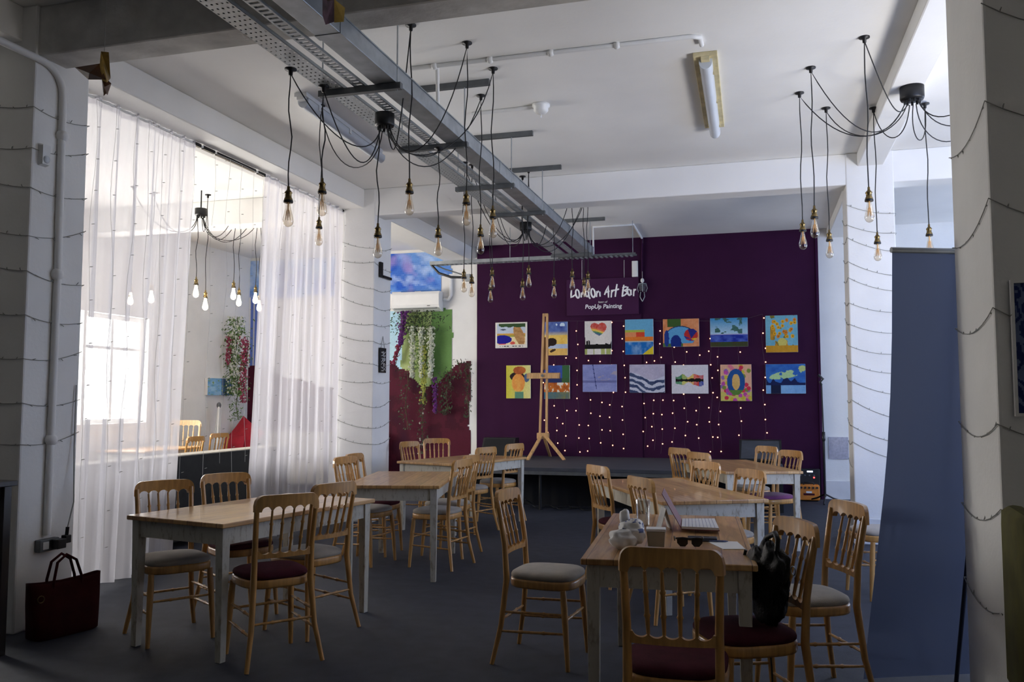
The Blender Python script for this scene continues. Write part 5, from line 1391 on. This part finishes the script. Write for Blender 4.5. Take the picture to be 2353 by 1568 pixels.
# blue picture on the side room wall with an easel leg leaning below
p0, p1 = Xp(475, 869, -8.46), Xp(531, 909, -8.46)
cv = thing('canvas', 'small blue abstract painting on the side room wall', 'painting', (-8.46, (p0.y+p1.y)/2, p1.z), PI/2)
w, h = abs(p1.y-p0.y), p0.z-p1.z
MB().box((-w/2, -.02, 0), (w/2, .035, h)).build('stretched_canvas', 'paper', cv, bevel=.003)
def art_pond(u, v):
    n = fbm(u*5, v*7); c_ = mixc(rgb('#4f93c8'), rgb('#9cc4de'), n*1.4) if u < .55 else mixc(rgb('#27476f'), rgb('#5a7fa8'), n)
    return rgb('#8aa86a') if vn(u*14, v*20) > .82 else c_
painted('painting', -w/2, w/2, 0, h, -.022, art_pond, 40, 34, cv)
p0 = Xp(503, 932, -8.3); p1 = Xp(484, 1005, -7.95); p2 = Xp(497, 1000, -8.2)
fe = thing('folding_easel', 'white folding easel legs under the blue painting in the side room', 'easel', (p0.x, p0.y, 0))
for q in ((p1.x+.1, p1.y, 0), (p2.x-.1, p2.y+.35, 0), (p0.x-.1, p0.y-.1, 0)): MB().tube([(0, 0, p0.z), (q[0]-p0.x, q[1]-p0.y, 0)], .016, 8).build('leg', 'white_plastic', fe)
MB().blob((0, 0, p0.z), (.035, .035, .05), 10, 8).build('clamp', 'dull_steel', fe)

# ================================================================== LIGHT, WORLD, CAMERA
def bulb_light(p, w, col=(1, .68, .38), r=.03):
    l = bpy.data.lights.new('bulb_glow', 'POINT'); l.energy = w; l.color = col; l.shadow_soft_size = r
    o = bpy.data.objects.new('bulb_glow', l); C.objects.link(o); o.location = p; return o
def fill_area(name, p, d, sx, sy, w, col, spread=150):
    """daylight lamp added out of view to brighten the ceiling"""
    l = bpy.data.lights.new(name, 'AREA'); l.shape = 'RECTANGLE'; l.size, l.size_y = sx, sy; l.energy = w; l.color = col; l.spread = math.radians(spread)
    o = bpy.data.objects.new(name, l); C.objects.link(o); o.location = p
    o.rotation_euler = Vector(d).to_track_quat('-Z', 'Y').to_euler(); return o
fill_area('ceiling_fill', (3.6, 4.75, 1.0), (-.62, .40, .67), 3.0, .5, 108, (1.0, .95, .88), 110)  # added fill lamp, stands in for bounce off an unseen sill
wd = bpy.data.worlds.new('World'); bpy.context.scene.world = wd; wd.use_nodes = True
bgn = wd.node_tree.nodes['Background']; bgn.inputs['Color'].default_value = (.75, .8, 1.0, 1); bgn.inputs['Strength'].default_value = .03
cam = bpy.data.cameras.new('Camera'); co = bpy.data.objects.new('Camera', cam); C.objects.link(co)
cam.sensor_width = 36; cam.sensor_fit = 'HORIZONTAL'; cam.lens = F/2353*36; cam.clip_start = .05; cam.clip_end = 100
R_ = Matrix((RT, UP, -FW)).transposed().to_4x4(); R_.translation = EY; co.matrix_world = R_
sc_ = bpy.context.scene; sc_.camera = co
sc_.view_settings.view_transform = 'Standard'; sc_.view_settings.look = 'None'; sc_.view_settings.gamma = 1; sc_.view_settings.use_curve_mapping = False
sc_.view_settings.exposure = 0.0
sc_.cycles.max_bounces = 8; sc_.cycles.diffuse_bounces = 5; sc_.cycles.transparent_max_bounces = 24
